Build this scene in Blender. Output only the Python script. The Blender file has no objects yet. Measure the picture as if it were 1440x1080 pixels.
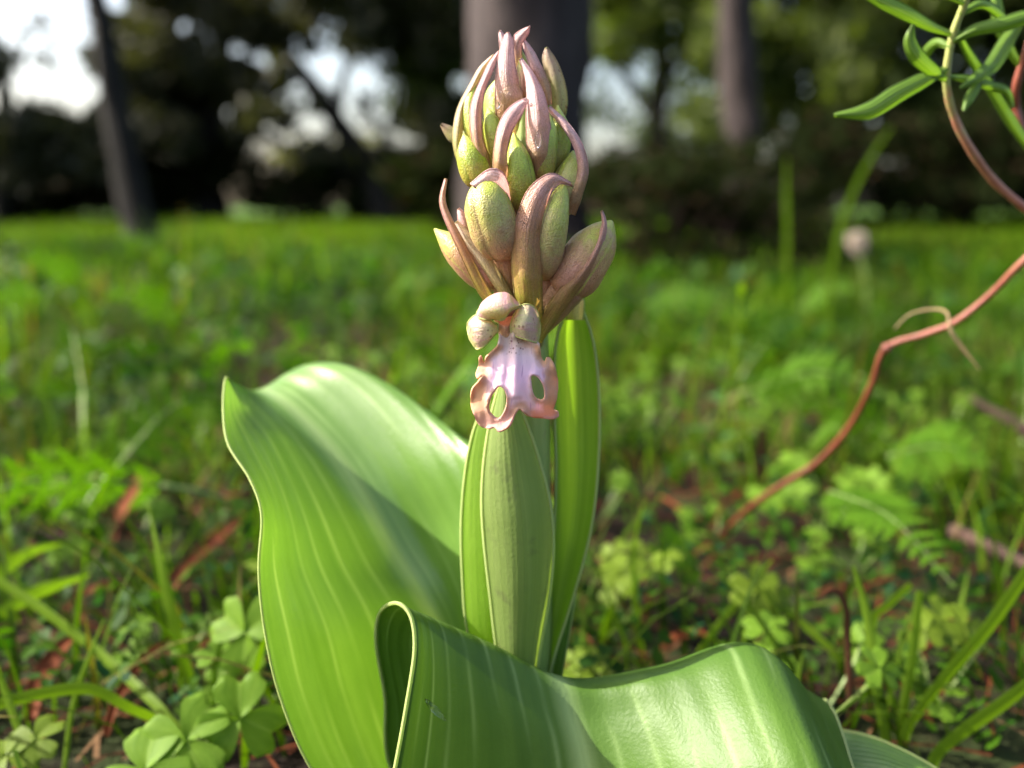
import bpy, math, random
import numpy as np
from mathutils import Vector, geometry

# ------------------------------------------------------------------ camera, light, exposure
SC = bpy.context.scene
COL = SC.collection
FPX = 1247.0                      # focal length in photograph pixels (1440 wide)
PITCH = math.radians(11.3)
CAMZ = 0.21
FOCUS = 0.2415
cam_d = bpy.data.cameras.new('camera')
cam = bpy.data.objects.new('camera', cam_d); COL.objects.link(cam)
cam.location = (0, 0, CAMZ)
cam.rotation_euler = (math.pi/2 - PITCH, 0, 0)
cam_d.sensor_width = 36.0
cam_d.lens = 36.0*FPX/1440.0
cam_d.clip_start = 0.01
cam_d.clip_end = 600
cam_d.dof.use_dof = True
cam_d.dof.focus_distance = FOCUS
cam_d.dof.aperture_fstop = 5.6
cam_d.dof.aperture_blades = 0
SC.camera = cam

SUN_AZ = math.radians(-85)        # measured from +Y towards +X: from the side, a little behind the plant
SUN_EL = math.radians(38)
world = bpy.data.worlds.new('World'); SC.world = world; world.use_nodes = True
wn = world.node_tree.nodes; wl = world.node_tree.links
wn.clear()
sky = wn.new('ShaderNodeTexSky'); sky.sky_type = 'NISHITA'; sky.sun_disc = False
sky.sun_elevation = SUN_EL; sky.sun_rotation = SUN_AZ
sky.air_density = 1.0; sky.dust_density = 5.0; sky.ozone_density = 0.4
bg = wn.new('ShaderNodeBackground'); bg.inputs['Strength'].default_value = 0.15
wo = wn.new('ShaderNodeOutputWorld')
wl.new(sky.outputs[0], bg.inputs[0]); wl.new(bg.outputs[0], wo.inputs[0])
sun_d = bpy.data.lights.new('sun', 'SUN'); sun_d.energy = 4.8; sun_d.angle = math.radians(0.6)
sun_d.color = (1.0, 0.94, 0.84)
sun = bpy.data.objects.new('sun', sun_d); COL.objects.link(sun)
sdir = Vector((math.sin(SUN_AZ)*math.cos(SUN_EL), math.cos(SUN_AZ)*math.cos(SUN_EL), math.sin(SUN_EL)))
sun.rotation_euler = sdir.to_track_quat('Z', 'Y').to_euler()
SC.view_settings.view_transform = 'Standard'
SC.view_settings.look = 'None'
SC.view_settings.exposure = 1.5
SC.view_settings.gamma = 1.0
SC.cycles.use_denoising = True
SC.cycles.max_bounces = 8
SC.cycles.diffuse_bounces = 4
SC.cycles.transmission_bounces = 6
SC.cycles.transparent_max_bounces = 4
SC.cycles.sample_clamp_indirect = 8

random.seed(7)
RNG = np.random.RandomState(11)

# ------------------------------------------------------------------ helpers: places
CP, SP = math.cos(PITCH), math.sin(PITCH)
def P(px, py, Y):
    """point of the plane y = Y that stands at photograph pixel (px, py)"""
    u = (px-720.0)/FPX; v = (540.0-py)/FPX
    dy = CP + v*SP; dz = -SP + v*CP
    t = Y/dy
    return np.array((u*t, Y, CAMZ + dz*t))
def PA(a):
    a = np.asarray(a, float)
    u = (a[..., 0]-720.0)/FPX; v = (540.0-a[..., 1])/FPX
    t = a[..., 2]/(CP+v*SP)
    return np.stack([u*t, a[..., 2], CAMZ+(-SP+v*CP)*t], -1)
def G(px, py, z=0.0):
    u = (px-720.0)/FPX; v = (540.0-py)/FPX
    dz = -SP+v*CP; t = (z-CAMZ)/dz
    return np.array((u*t, (CP+v*SP)*t, z))
def ground_h(x, y):
    d = np.sqrt(x*x+(y-0.26)**2)
    k = np.clip((d-0.25)/1.2, 0, 1)
    return k*(0.022*np.sin(1.7*x+0.6)*np.cos(1.3*y+0.4)+0.012*np.sin(4.1*x+2.2*y)+0.006*np.sin(9*x-7*y+1)) - 0.002

def cr(pts, n, uniform=False):
    """smooth curve through pts, n samples"""
    p = np.asarray(pts, float); k = len(p)
    if k == 2:
        t = np.linspace(0, 1, n)[:, None]; return p[0]*(1-t)+p[1]*t
    ext = np.vstack([2*p[0]-p[1], p, 2*p[-1]-p[-2]])
    if uniform:
        s = np.linspace(0, k-1, n)
    else:
        L = np.r_[0, np.cumsum(np.linalg.norm(np.diff(p[:, :2], axis=0), axis=1)+1e-9)]
        s = np.interp(np.linspace(0, L[-1], n), L, np.arange(k))
    i = np.minimum(s.astype(int), k-2); t = (s-i)[:, None]
    a, b, c, d = ext[i], ext[i+1], ext[i+2], ext[i+3]
    return 0.5*(2*b+(c-a)*t+(2*a-5*b+4*c-d)*t*t+(-a+3*b-3*c+d)*t**3)

# ------------------------------------------------------------------ helpers: meshes
class Geo:
    def __init__(self): self.v = []; self.f = []; self.uv = []; self.m = []
    def grid(self, pts, mat=0, us=None, vs=None, flip=False):
        nu, nv = pts.shape[:2]; o = len(self.v)
        us = np.linspace(0, 1, nu) if us is None else us
        vs = np.linspace(0, 1, nv) if vs is None else vs
        for i in range(nu):
            for j in range(nv):
                self.v.append(tuple(pts[i, j])); self.uv.append((us[i], vs[j]))
        for i in range(nu-1):
            for j in range(nv-1):
                q = (o+i*nv+j, o+i*nv+j+1, o+(i+1)*nv+j+1, o+(i+1)*nv+j)
                self.f.append(q[::-1] if flip else q); self.m.append(mat)
    def tube(self, pts, rad, seg=8, mat=0, cap=True, lobes=None, v0=0.0):
        pts = np.asarray(pts, float); n = len(pts); o = len(self.v)
        rad = np.broadcast_to(np.asarray(rad, float), (n,))
        tan = np.gradient(pts, axis=0); tan /= np.linalg.norm(tan, axis=1)[:, None]+1e-12
        ref = np.array((0, -1.0, 0.15)) if abs(tan[0][1]) < 0.9 else np.array((1.0, 0, 0))
        a = np.cross(tan[0], ref); a /= np.linalg.norm(a)
        for i in range(n):
            a = a-tan[i]*np.dot(a, tan[i]); a /= np.linalg.norm(a)+1e-12
            b = np.cross(tan[i], a)
            for j in range(seg):
                th = 2*math.pi*j/seg; r = rad[i]*(lobes(i/(n-1), th) if lobes else 1.0)
                self.v.append(tuple(pts[i]+r*(a*math.cos(th)+b*math.sin(th)))); self.uv.append((i/(n-1), v0+j/seg))
        for i in range(n-1):
            for j in range(seg):
                k = (j+1) % seg
                self.f.append((o+i*seg+j, o+i*seg+k, o+(i+1)*seg+k, o+(i+1)*seg+j)); self.m.append(mat)
        if cap:
            for i, base in ((0, o), (n-1, o+(n-1)*seg)):
                c = len(self.v); self.v.append(tuple(pts[i])); self.uv.append((i/(n-1), 0.5))
                for j in range(seg):
                    t = (base+j, base+(j+1) % seg, c)
                    self.f.append(t[::-1] if i == 0 else t); self.m.append(mat)
    def build(self, name, mats, parent=None, org=(0, 0, 0), smooth=True):
        me = bpy.data.meshes.new(name)
        v = np.asarray(self.v, float)-np.asarray(org, float)
        me.from_pydata(v.tolist(), [], self.f)
        uvl = me.uv_layers.new(name='UVMap')
        li = np.empty(len(me.loops), int); me.loops.foreach_get('vertex_index', li)
        uvl.data.foreach_set('uv', np.asarray(self.uv, float)[li].ravel())
        for m in (mats if isinstance(mats, (list, tuple)) else [mats]): me.materials.append(m)
        me.polygons.foreach_set('material_index', self.m)
        me.polygons.foreach_set('use_smooth', [smooth]*len(me.polygons))
        me.update()
        return link(name, me, parent, org if parent is None else None)
def link(name, me, parent=None, loc=None):
    o = bpy.data.objects.new(name, me); COL.objects.link(o)
    if parent is not None: o.parent = parent
    elif loc is not None: o.location = loc
    return o
def thing(name, label, cat, loc, group=None):
    o = bpy.data.objects.new(name, None); COL.objects.link(o); o.location = loc
    o.empty_display_size = 0.01
    return tag(o, label, cat, group)
def tag(o, label, cat, group=None, kind=None):
    o['label'] = label; o['category'] = cat
    if group: o['group'] = group
    if kind: o['kind'] = kind
    return o
def copy_tree(root, loc, rz=0.0, s=1.0, tilt=(0, 0)):
    r = root.copy(); COL.objects.link(r); r.location = loc; r.rotation_euler = (tilt[0], tilt[1], rz); r.scale = (s, s, s)
    for ch in root.children:
        c = ch.copy(); COL.objects.link(c); c.parent = r
        for g in ch.children:
            d = g.copy(); COL.objects.link(d); d.parent = c
    return r

def net_pts(net, nu, nv):
    """smooth surface through a net of (px, py, Y) control points"""
    net = np.asarray(net, float)
    cols = np.stack([cr(net[:, j], nu, True) for j in range(net.shape[1])], 1)
    return PA(np.stack([cr(cols[i], nv, True) for i in range(nu)], 0))
def rim(geo, w, r, mat, ends=(True, True), sides=(True, True)):
    """rounded margin along the long sides (and tip) of a grid of points"""
    L = [w[:, 0]]*sides[0]+[w[:, -1]]*sides[1]
    if ends[1]: L.append(w[-1, :])
    if ends[0]: L.append(w[0, :])
    for line in L: geo.tube(line, r, 6, mat, cap=True)
def lr_pts(L, R, Y, bulge=0.0, nu=26, nv=9, ripple=0.0, keel=0.0):
    """surface between two image outlines L and R (base to tip) at distances Y, bulging towards the viewer"""
    l = cr(L, nu); r = cr(R, nu)
    Y = np.interp(np.linspace(0, 1, nu), np.linspace(0, 1, len(np.atleast_1d(Y))), np.atleast_1d(Y))
    B = np.interp(np.linspace(0, 1, nu), np.linspace(0, 1, len(np.atleast_1d(bulge))), np.atleast_1d(bulge))
    out = np.zeros((nu, nv, 3))
    for j, v in enumerate(np.linspace(0, 1, nv)):
        out[:, j, :2] = l*(1-v)+r*v
        out[:, j, 2] = Y-B*(1-(2*v-1)**2)-keel*max(0, 1-abs(2*v-1)*3)+ripple*np.sin(np.linspace(0, 9, nu)+v*3)*abs(2*v-1)
    return PA(out)
def strap_LR(pts, w):
    p = cr(np.asarray(pts, float), 24); c = p[:, :2]
    t = np.gradient(c, axis=0); t /= np.linalg.norm(t, axis=1)[:, None]+1e-9
    n = np.stack([-t[:, 1], t[:, 0]], 1)
    w = np.interp(np.linspace(0, 1, 24), np.linspace(0, 1, len(w)), w)[:, None]/2
    return c-n*w, c+n*w, p[:, 2]

# ------------------------------------------------------------------ helpers: materials
def new_mat(name):
    m = bpy.data.materials.new(name); m.use_nodes = True
    nt = m.node_tree; nt.nodes.clear()
    return m, nt
def N(nt, kind, **kw):
    n = nt.nodes.new(kind)
    for k, v in kw.items():
        if k.startswith('i_'):
            key = k[2:].replace('_', ' ')
            n.inputs[int(key) if key.isdigit() else key].default_value = v
        else: setattr(n, k, v)
    return n
def math_node(nt, op, a, b=None, clamp=False):
    n = nt.nodes.new('ShaderNodeMath'); n.operation = op; n.use_clamp = clamp
    for i, x in enumerate((a, b)):
        if x is None: continue
        if isinstance(x, (int, float)): n.inputs[i].default_value = x
        else: nt.links.new(x, n.inputs[i])
    return n.outputs[0]
def mixc(nt, fac, a, b, blend='MIX'):
    n = nt.nodes.new('ShaderNodeMix'); n.data_type = 'RGBA'; n.blend_type = blend
    for i, x in ((0, fac), (6, a), (7, b)):
        if isinstance(x, (int, float)): n.inputs[i].default_value = x
        elif isinstance(x, tuple): n.inputs[i].default_value = (*x, 1) if len(x) == 3 else x
        else: nt.links.new(x, n.inputs[i])
    return n.outputs[2]
def ramp(nt, fac, stops, interp='LINEAR'):
    n = nt.nodes.new('ShaderNodeValToRGB'); cr_ = n.color_ramp; cr_.interpolation = interp
    while len(cr_.elements) < len(stops): cr_.elements.new(0.5)
    for e, (p, c) in zip(cr_.elements, stops):
        e.position = p; e.color = (*c, 1) if len(c) == 3 else c
    nt.links.new(fac, n.inputs[0]); return n.outputs[0]
def noise(nt, vec, scale, detail=3.0, rough=0.55):
    n = nt.nodes.new('ShaderNodeTexNoise'); n.inputs['Scale'].default_value = scale
    n.inputs['Detail'].default_value = detail; n.inputs['Roughness'].default_value = rough
    if vec is not None: nt.links.new(vec, n.inputs['Vector'])
    return n.outputs['Fac']
def uv_stretch(nt, su, sv):
    uv = nt.nodes.new('ShaderNodeUVMap'); s = nt.nodes.new('ShaderNodeVectorMath'); s.operation = 'MULTIPLY'
    s.inputs[1].default_value = (su, sv, 1); nt.links.new(uv.outputs[0], s.inputs[0]); return s.outputs[0]
def uv_sep(nt):
    uv = nt.nodes.new('ShaderNodeUVMap'); s = nt.nodes.new('ShaderNodeSeparateXYZ'); nt.links.new(uv.outputs[0], s.inputs[0])
    return s.outputs[0], s.outputs[1]
def objco(nt):
    return nt.nodes.new('ShaderNodeTexCoord').outputs['Object']
def finish(nt, col, rough=0.4, spec=0.5, transl=0.0, tcol=None, bump=None, bstr=0.2, bdist=0.0005, sss=0.0, coat=0.0):
    p = nt.nodes.new('ShaderNodeBsdfPrincipled'); out = nt.nodes.new('ShaderNodeOutputMaterial')
    if isinstance(col, tuple): p.inputs['Base Color'].default_value = (*col, 1)
    else: nt.links.new(col, p.inputs['Base Color'])
    if isinstance(rough, (int, float)): p.inputs['Roughness'].default_value = rough
    else: nt.links.new(rough, p.inputs['Roughness'])
    p.inputs['Specular IOR Level'].default_value = spec
    p.inputs['Coat Weight'].default_value = coat; p.inputs['Coat Roughness'].default_value = 0.15
    if sss:
        p.inputs['Subsurface Weight'].default_value = sss
        p.inputs['Subsurface Radius'].default_value = (0.8, 0.6, 0.3); p.inputs['Subsurface Scale'].default_value = 0.003
    if bump is not None:
        b = nt.nodes.new('ShaderNodeBump'); b.inputs['Strength'].default_value = bstr; b.inputs['Distance'].default_value = bdist
        nt.links.new(bump, b.inputs['Height']); nt.links.new(b.outputs[0], p.inputs['Normal'])
    sh = p.outputs[0]
    if transl > 0:
        t = nt.nodes.new('ShaderNodeBsdfTranslucent'); mx = nt.nodes.new('ShaderNodeMixShader')
        if tcol is None: tcol = col
        if isinstance(tcol, tuple): t.inputs[0].default_value = (*tcol, 1)
        else: nt.links.new(tcol, t.inputs[0])
        mx.inputs[0].default_value = transl
        nt.links.new(sh, mx.inputs[1]); nt.links.new(t.outputs[0], mx.inputs[2]); sh = mx.outputs[0]
    nt.links.new(sh, out.inputs[0])

def leaf_mat(name, dark, light, vein, nveins, transl, rough=0.36, tboost=1.5, spec=0.5, stain=None, veinamt=0.35, mid=0.5, ridge=0.35):
    """fleshy parallel-veined leaf: long streaks, fine veins, mottling; light passes through it"""
    m, nt = new_mat(name)
    u, v = uv_sep(nt)
    streak = noise(nt, uv_stretch(nt, 1.2, nveins*0.8), 1.0, 4, 0.6)
    col = mixc(nt, ramp(nt, streak, [(0.34, (0, 0, 0)), (0.68, (1, 1, 1))]), dark, light)
    mott = noise(nt, objco(nt), 160, 4, 0.6)
    col = mixc(nt, math_node(nt, 'MULTIPLY', mott, 0.35), col, tuple(0.72*c for c in dark))
    w = math_node(nt, 'SINE', math_node(nt, 'MULTIPLY', math_node(nt, 'ADD', v, math_node(nt, 'MULTIPLY', streak, 0.010)), nveins*2*math.pi))
    line = math_node(nt, 'POWER', math_node(nt, 'MULTIPLY_ADD', w, 0.5, ), 12.0)
    line.node.inputs[0].links[0].from_node.inputs[2].default_value = 0.5
    brk = noise(nt, uv_stretch(nt, 2.0, nveins*0.5), 1.3, 2)
    line2 = math_node(nt, 'MULTIPLY', line, math_node(nt, 'MULTIPLY', ramp(nt, brk, [(0.42, (0, 0, 0)), (0.62, (1, 1, 1))]), veinamt, True))
    col = mixc(nt, line2, col, vein)
    if mid is not None:
        md = math_node(nt, 'ABSOLUTE', math_node(nt, 'SUBTRACT', v, mid))
        mk = ramp(nt, md, [(0.0, (0.7, 0.7, 0.7)), (0.035, (0, 0, 0))])
        col = mixc(nt, mk, col, vein)
    if stain:
        sn = noise(nt, objco(nt), 70, 4, 0.7)
        col = mixc(nt, ramp(nt, sn, [(0.56, (0, 0, 0)), (0.72, (0.65, 0.65, 0.65))]), col, stain)
    speck = noise(nt, objco(nt), 900, 2)
    h = math_node(nt, 'ADD', math_node(nt, 'MULTIPLY', w, ridge), math_node(nt, 'MULTIPLY', speck, 0.5))
    h = math_node(nt, 'ADD', h, math_node(nt, 'MULTIPLY', streak, 0.8))
    tc = mixc(nt, 1.0, col, (tboost*0.95, tboost, tboost*0.32), 'MULTIPLY')
    finish(nt, col, rough, spec, transl, tc, h, 0.45, 0.0006)
    return m
def plain_leaf(name, a, b, transl, rough=0.45, t=(1.35, 1.5, 0.35), spec=0.4, third=None, patch=None):
    """small leaves and blades: colour differs from piece to piece"""
    m, nt = new_mat(name)
    g = nt.nodes.new('ShaderNodeNewGeometry')
    col = mixc(nt, g.outputs['Random Per Island'], a, b)
    if third:
        col = mixc(nt, math_node(nt, 'GREATER_THAN', math_node(nt, 'FRACT', math_node(nt, 'MULTIPLY', g.outputs['Random Per Island'], 37.3)), 0.86), col, third)
    if patch:
        pn = noise(nt, objco(nt), patch[1], 3, .6)
        col = mixc(nt, ramp(nt, pn, [(0.46, (0, 0, 0)), (0.62, (.85,)*3)]), col, patch[0])
    nz = noise(nt, objco(nt), 60, 3)
    col = mixc(nt, math_node(nt, 'MULTIPLY', nz, 0.45), col, tuple(0.55*c for c in a))
    tc = mixc(nt, 1.0, col, t, 'MULTIPLY')
    finish(nt, col, rough, spec, transl, tc, nz, 0.3, 0.001)
    return m
def ramp_mat(name, stops, transl=0.25, rough=0.33, vein=(0.25, 0.12, 0.08), nv=9, veinamt=0.25, spots=None, tmul=(1.5, 1.2, 0.8), sss=0.0, side=None, grain=0.5, seam=None):
    """petals, bracts and buds: colour runs along the length, fine veins, grain and speckle"""
    k = {'bract_pink': .95, 'bract_brown': .80, 'bud_brown': .80, 'bud_mixed': .88, 'bud_green': .92, 'bract_spotted': .9, 'ovary': .85, 'hood': .92, 'sepal': .9}.get(name, 1.0)
    stops = [(p_, tuple(k*q**1.12 for q in c_)) for p_, c_ in stops]
    m, nt = new_mat(name)
    u, v = uv_sep(nt)
    nz = noise(nt, objco(nt), 190, 5, 0.65)
    uu = math_node(nt, 'ADD', u, math_node(nt, 'MULTIPLY', math_node(nt, 'SUBTRACT', nz, 0.5), 0.9))
    col = ramp(nt, uu, stops)
    if side:
        s = math_node(nt, 'SINE', math_node(nt, 'MULTIPLY', v, 6*math.pi))
        col = mixc(nt, math_node(nt, 'MULTIPLY', math_node(nt, 'MULTIPLY_ADD', s, 0.5), 0.55), col, side)
    st = noise(nt, uv_stretch(nt, 1.5, nv), 1.0, 4, 0.65)
    if seam:
        ss = math_node(nt, 'ABSOLUTE', math_node(nt, 'SINE', math_node(nt, 'MULTIPLY', math_node(nt, 'ADD', v, math_node(nt, 'MULTIPLY', nz, 0.02)), 3*math.pi)))
        col = mixc(nt, ramp(nt, ss, [(0.03, (0.85,)*3), (0.13, (0, 0, 0))]), col, seam)
    col = mixc(nt, ramp(nt, st, [(0.50, (0, 0, 0)), (0.60, (veinamt,)*3)]), col, vein)
    col = mixc(nt, ramp(nt, st, [(0.30, (0.35,)*3), (0.44, (0, 0, 0))]), col, tuple(min(1, 1.5*c) for c in stops[-1][1]))
    fine = noise(nt, objco(nt), 2200, 2)
    col = mixc(nt, ramp(nt, fine, [(0.38, (0, 0, 0)), (0.66, (grain*0.6,)*3)]), col, mixc(nt, 1.0, col, (0.52, 0.48, 0.42), 'MULTIPLY'))
    if grain > 0.7:
        bl = noise(nt, uv_stretch(nt, 7.0, 9.0), 1.0, 4, .7)
        col = mixc(nt, ramp(nt, bl, [(0.54, (0, 0, 0)), (0.66, (0.5,)*3)]), col, mixc(nt, 1.0, col, (0.62, 0.44, 0.34), 'MULTIPLY'))
    if spots:
        vo = nt.nodes.new('ShaderNodeTexVoronoi'); vo.inputs['Scale'].default_value = 650
        nt.links.new(objco(nt), vo.inputs['Vector'])
        sp = ramp(nt, vo.outputs['Distance'], [(0.22, (0.8,)*3), (0.34, (0, 0, 0))])
        patch = ramp(nt, noise(nt, objco(nt), 260, 2), [(0.46, (0, 0, 0)), (0.56, (1, 1, 1))])
        col = mixc(nt, mixc(nt, 1.0, sp, patch, 'MULTIPLY'), col, spots)
    h = math_node(nt, 'ADD', math_node(nt, 'MULTIPLY', st, 0.8), math_node(nt, 'MULTIPLY', fine, 0.55))
    finish(nt, col, rough, 0.5, transl, mixc(nt, 1.0, col, tmul, 'MULTIPLY'), h, 0.8, 0.0007, sss)
    return m
def bark_mat(name, a, b, scale, rough=0.9):
    m, nt = new_mat(name)
    vec = nt.nodes.new('ShaderNodeMapping'); nt.links.new(objco(nt), vec.inputs[0]); vec.inputs['Scale'].default_value = (1, 1, 0.3)
    n1 = noise(nt, vec.outputs[0], scale, 6, 0.65)
    n2 = noise(nt, objco(nt), scale*0.25, 3)
    col = mixc(nt, ramp(nt, n1, [(0.35, (0, 0, 0)), (0.65, (1, 1, 1))]), a, b)
    col = mixc(nt, math_node(nt, 'MULTIPLY', n2, 0.5), col, tuple(0.6*c for c in a))
    finish(nt, col, rough, 0.2, 0, None, n1, 0.8, 0.02)
    return m

# ------------------------------------------------------------------ ground and far land
m_soil, nt = new_mat('soil')
n1 = noise(nt, objco(nt), 7, 6, 0.65); n2 = noise(nt, objco(nt), 60, 5, 0.7); n3 = noise(nt, objco(nt), 0.9, 3)
c = ramp(nt, n2, [(0.3, (0.004, 0.0025, 0.0015)), (0.55, (0.012, 0.007, 0.004)), (0.75, (0.028, 0.013, 0.007))])
c = mixc(nt, ramp(nt, n1, [(0.48, (0, 0, 0)), (0.6, (0.7, 0.7, 0.7))]), c, (0.030, 0.048, 0.012))
dist = nt.nodes.new('ShaderNodeVectorMath'); dist.operation = 'LENGTH'; nt.links.new(objco(nt), dist.inputs[0])
turf = mixc(nt, n3, (0.035, 0.085, 0.006), (0.055, 0.11, 0.008))
c = mixc(nt, ramp(nt, math_node(nt, 'DIVIDE', dist.outputs['Value'], 10.0), [(0.22, (0, 0, 0)), (0.7, (0.9, 0.9, 0.9))]), c, turf)
finish(nt, c, 0.95, 0.15, 0, None, n2, 0.9, 0.01)
g = Geo()
ys = np.r_[np.linspace(-3, 3, 61), np.linspace(3.2, 20, 50), [24, 30, 40, 60, 100, 200, 400]]
xs = np.r_[[-300, -120, -60, -30], np.linspace(-16, -3.2, 25), np.linspace(-3, 3, 61), np.linspace(3.2, 16, 25), [30, 60, 120, 300]]
X, Yg = np.meshgrid(xs, ys, indexing='ij')
Z = ground_h(X, Yg)*np.clip((40-np.hypot(X, Yg))/20, 0, 1)
g.grid(np.stack([X, Yg, Z], -1))
o = g.build('ground', m_soil); tag(o, 'dark brown woodland soil under the grass', 'ground', kind='structure')

# ------------------------------------------------------------------ background trees
m_bark = bark_mat('pine_bark', (0.020, 0.015, 0.015), (0.062, 0.047, 0.046), 14)
m_bark2 = bark_mat('oak_bark', (0.008, 0.007, 0.007), (0.019, 0.017, 0.015), 10)
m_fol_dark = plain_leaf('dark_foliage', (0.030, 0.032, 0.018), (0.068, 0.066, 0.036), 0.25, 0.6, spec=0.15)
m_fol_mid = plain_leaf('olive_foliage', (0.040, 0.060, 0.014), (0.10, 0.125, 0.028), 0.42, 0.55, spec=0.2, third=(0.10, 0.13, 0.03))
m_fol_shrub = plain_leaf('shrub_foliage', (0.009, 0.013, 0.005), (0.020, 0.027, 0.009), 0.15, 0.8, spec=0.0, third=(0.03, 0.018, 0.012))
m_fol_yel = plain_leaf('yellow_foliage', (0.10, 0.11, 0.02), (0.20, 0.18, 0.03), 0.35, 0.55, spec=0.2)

def leaf_cloud(name, clumps, size, mat, parent, org, rng, flat=0.0):
    """clumps: (centre xyz, radii xyz, count) -> one crown mesh of many loose leaf quads"""
    C, S = [], []
    for c, r, n in clumps:
        q = rng.normal(size=(n, 3)); q /= np.linalg.norm(q, axis=1)[:, None]
        q *= (rng.rand(n)**0.45)[:, None]
        C.append(np.asarray(c)+q*np.asarray(r)); S.append(size*(0.5+rng.rand(n)))
    C = np.vstack(C); S = np.concatenate(S); n = len(C)
    C[:, 2] = np.maximum(C[:, 2], 0.02)
    a = rng.normal(size=(n, 3)); a /= np.linalg.norm(a, axis=1)[:, None]
    b = rng.normal(size=(n, 3)); b -= a*np.sum(a*b, 1)[:, None]; b /= np.linalg.norm(b, axis=1)[:, None]
    nrm = np.cross(a, b)
    a *= S[:, None]; b *= (S*0.32)[:, None]; k = nrm*(S*0.18)[:, None]
    V = np.stack([C-a, C+b-k*0.2+a*-0.1, C+a-k, C-b-k*0.2+a*-0.1], 1).reshape(-1, 3)-np.asarray(org)
    F = np.arange(4*n).reshape(-1, 4)
    return fast_mesh(name, V, F, mat, parent)
def fast_mesh(name, V, F, mat, parent=None, smooth=False):
    me = bpy.data.meshes.new(name); k = F.shape[1]
    me.vertices.add(len(V)); me.vertices.foreach_set('co', np.asarray(V, np.float32).ravel())
    me.loops.add(F.size); me.loops.foreach_set('vertex_index', F.ravel().astype(np.int32))
    me.polygons.add(len(F)); me.polygons.foreach_set('loop_start', np.arange(0, F.size, k, dtype=np.int32))
    me.polygons.foreach_set('loop_total', np.full(len(F), k, np.int32))
    me.materials.append(mat); me.update(calc_edges=True)
    if smooth: me.polygons.foreach_set('use_smooth', [True]*len(F))
    return link(name, me, parent)
def trunk_tube(geo, pts, rad, rng, seg=14, n=30, rough=0.10, mat=0):
    p = cr(np.asarray(pts, float), n, True); r = np.interp(np.linspace(0, 1, n), np.linspace(0, 1, len(rad)), rad)
    ph = rng.rand(6)*6.28
    lob = lambda t, th: 1+rough*(math.sin(3*th+ph[0]+7*t)+0.6*math.sin(5*th+ph[1]-11*t)+0.5*math.sin(8*th+ph[2]+23*t))
    geo.tube(p, r, seg, mat, True, lob)

def tree(name, label, trunk_px, Y, trunk_top, branches, clumps, leaf_size, barkm, folm, seed, group=None, extra_r=None, flare=1.4):
    """trunk_px: (px, py, width_px) from the ground up; trunk_top: extra world points above the frame (x, z offsets); clumps in (px, py, Y, rx, ry, rz, n)"""
    rng = np.random.RandomState(seed)
    base = P(trunk_px[0][0], trunk_px[0][1], Y)
    gz = float(ground_h(base[0], base[1]))
    org = (float(base[0]), Y, gz)
    pts = [P(a, b, Y) for a, b, w in trunk_px]; rad = [w*Y/FPX/2 for a, b, w in trunk_px]
    pts[0] = np.array((base[0], Y, gz-0.05)); rad[0] *= flare
    for dx, dy, z, r in trunk_top:
        pts.append(np.array((pts[len(trunk_px)-1][0]+dx, Y+dy, z))); rad.append(r)
    t = thing(name, label, 'tree', org, group)
    gg = Geo(); trunk_tube(gg, pts, rad, rng, 16, 40); gg.build('trunk', barkm, t, org)
    for br in branches:
        gb = Geo(); trunk_tube(gb, [P(a, b, c) for a, b, c, w in br], [w*br[0][2]/FPX/2 for a, b, c, w in br], rng, 8, 16)
        gb.build('branch', barkm, t, org)
    cl = []
    for c in clumps:
        if c[0] == 'w': cl.append((c[1], c[2], c[3]))
        else:
            px, py, cy, rx, ry, rz, n = c
            cl.append((P(px, py, cy), (rx*cy/FPX, ry, rz*cy/FPX), n))
    leaf_cloud('crown', cl, leaf_size, folm, t, org, rng)
    return t
def scatter_clumps(x0, x1, y0, y1, Y, n, r, per, rng, depth=1.2):
    return [(rng.uniform(x0, x1), rng.uniform(y0, y1), Y+rng.uniform(-depth, depth), r*rng.uniform(.6, 1.3), rng.uniform(.3, .8), r*rng.uniform(.4, .9), per) for _ in range(n)]
rb = np.random.RandomState(3)
tree('pine_tree', 'slim dark pine trunk leaning over the bright clearing', [(208, 352, 48), (199, 318, 42), (186, 265, 40), (171, 200, 38), (157, 130, 34), (146, 60, 30), (134, 0, 28)], 4.8,
     [(-0.35, 0.1, 2.6, 0.05), (-0.8, 0.2, 4.8, 0.04), (-1.3, 0.4, 7.5, 0.02)], [],
     [('w', (-3.9, 5.2, 6.9), (0.9, 0.9, 0.7), 1500)], 0.06, m_bark2, m_fol_dark, 1)
tree('pine_tree', 'thick grey pine trunk standing right behind the orchid', [(740, 372, 170), (741, 300, 166), (742, 200, 160), (744, 100, 160), (746, 0, 160)], 3.5,
     [(0.0, 0.0, 2.2, 0.21), (0.05, 0.1, 4.5, 0.16), (0.1, 0.2, 8.2, 0.08)], [],
     [('w', (0.5, 3.5, 8.4), (1.2, 1.0, 0.8), 2500)], 0.06, m_bark, m_fol_dark, 2)
tree('pine_tree', 'slender grey-brown trunk rising out of the dark shrub', [(1048, 330, 50), (1047, 250, 49), (1046, 180, 48), (1039, 90, 48), (1034, 0, 47)], 7.0,
     [(-0.05, 0.0, 2.6, 0.12), (0.0, 0.1, 5.0, 0.09), (0.1, 0.2, 7.5, 0.05)], [],
     [('w', (1.9, 7.2, 6.8), (1.2, 1.2, 0.9), 2500)], 0.07, m_bark, m_fol_mid, 3)
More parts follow.
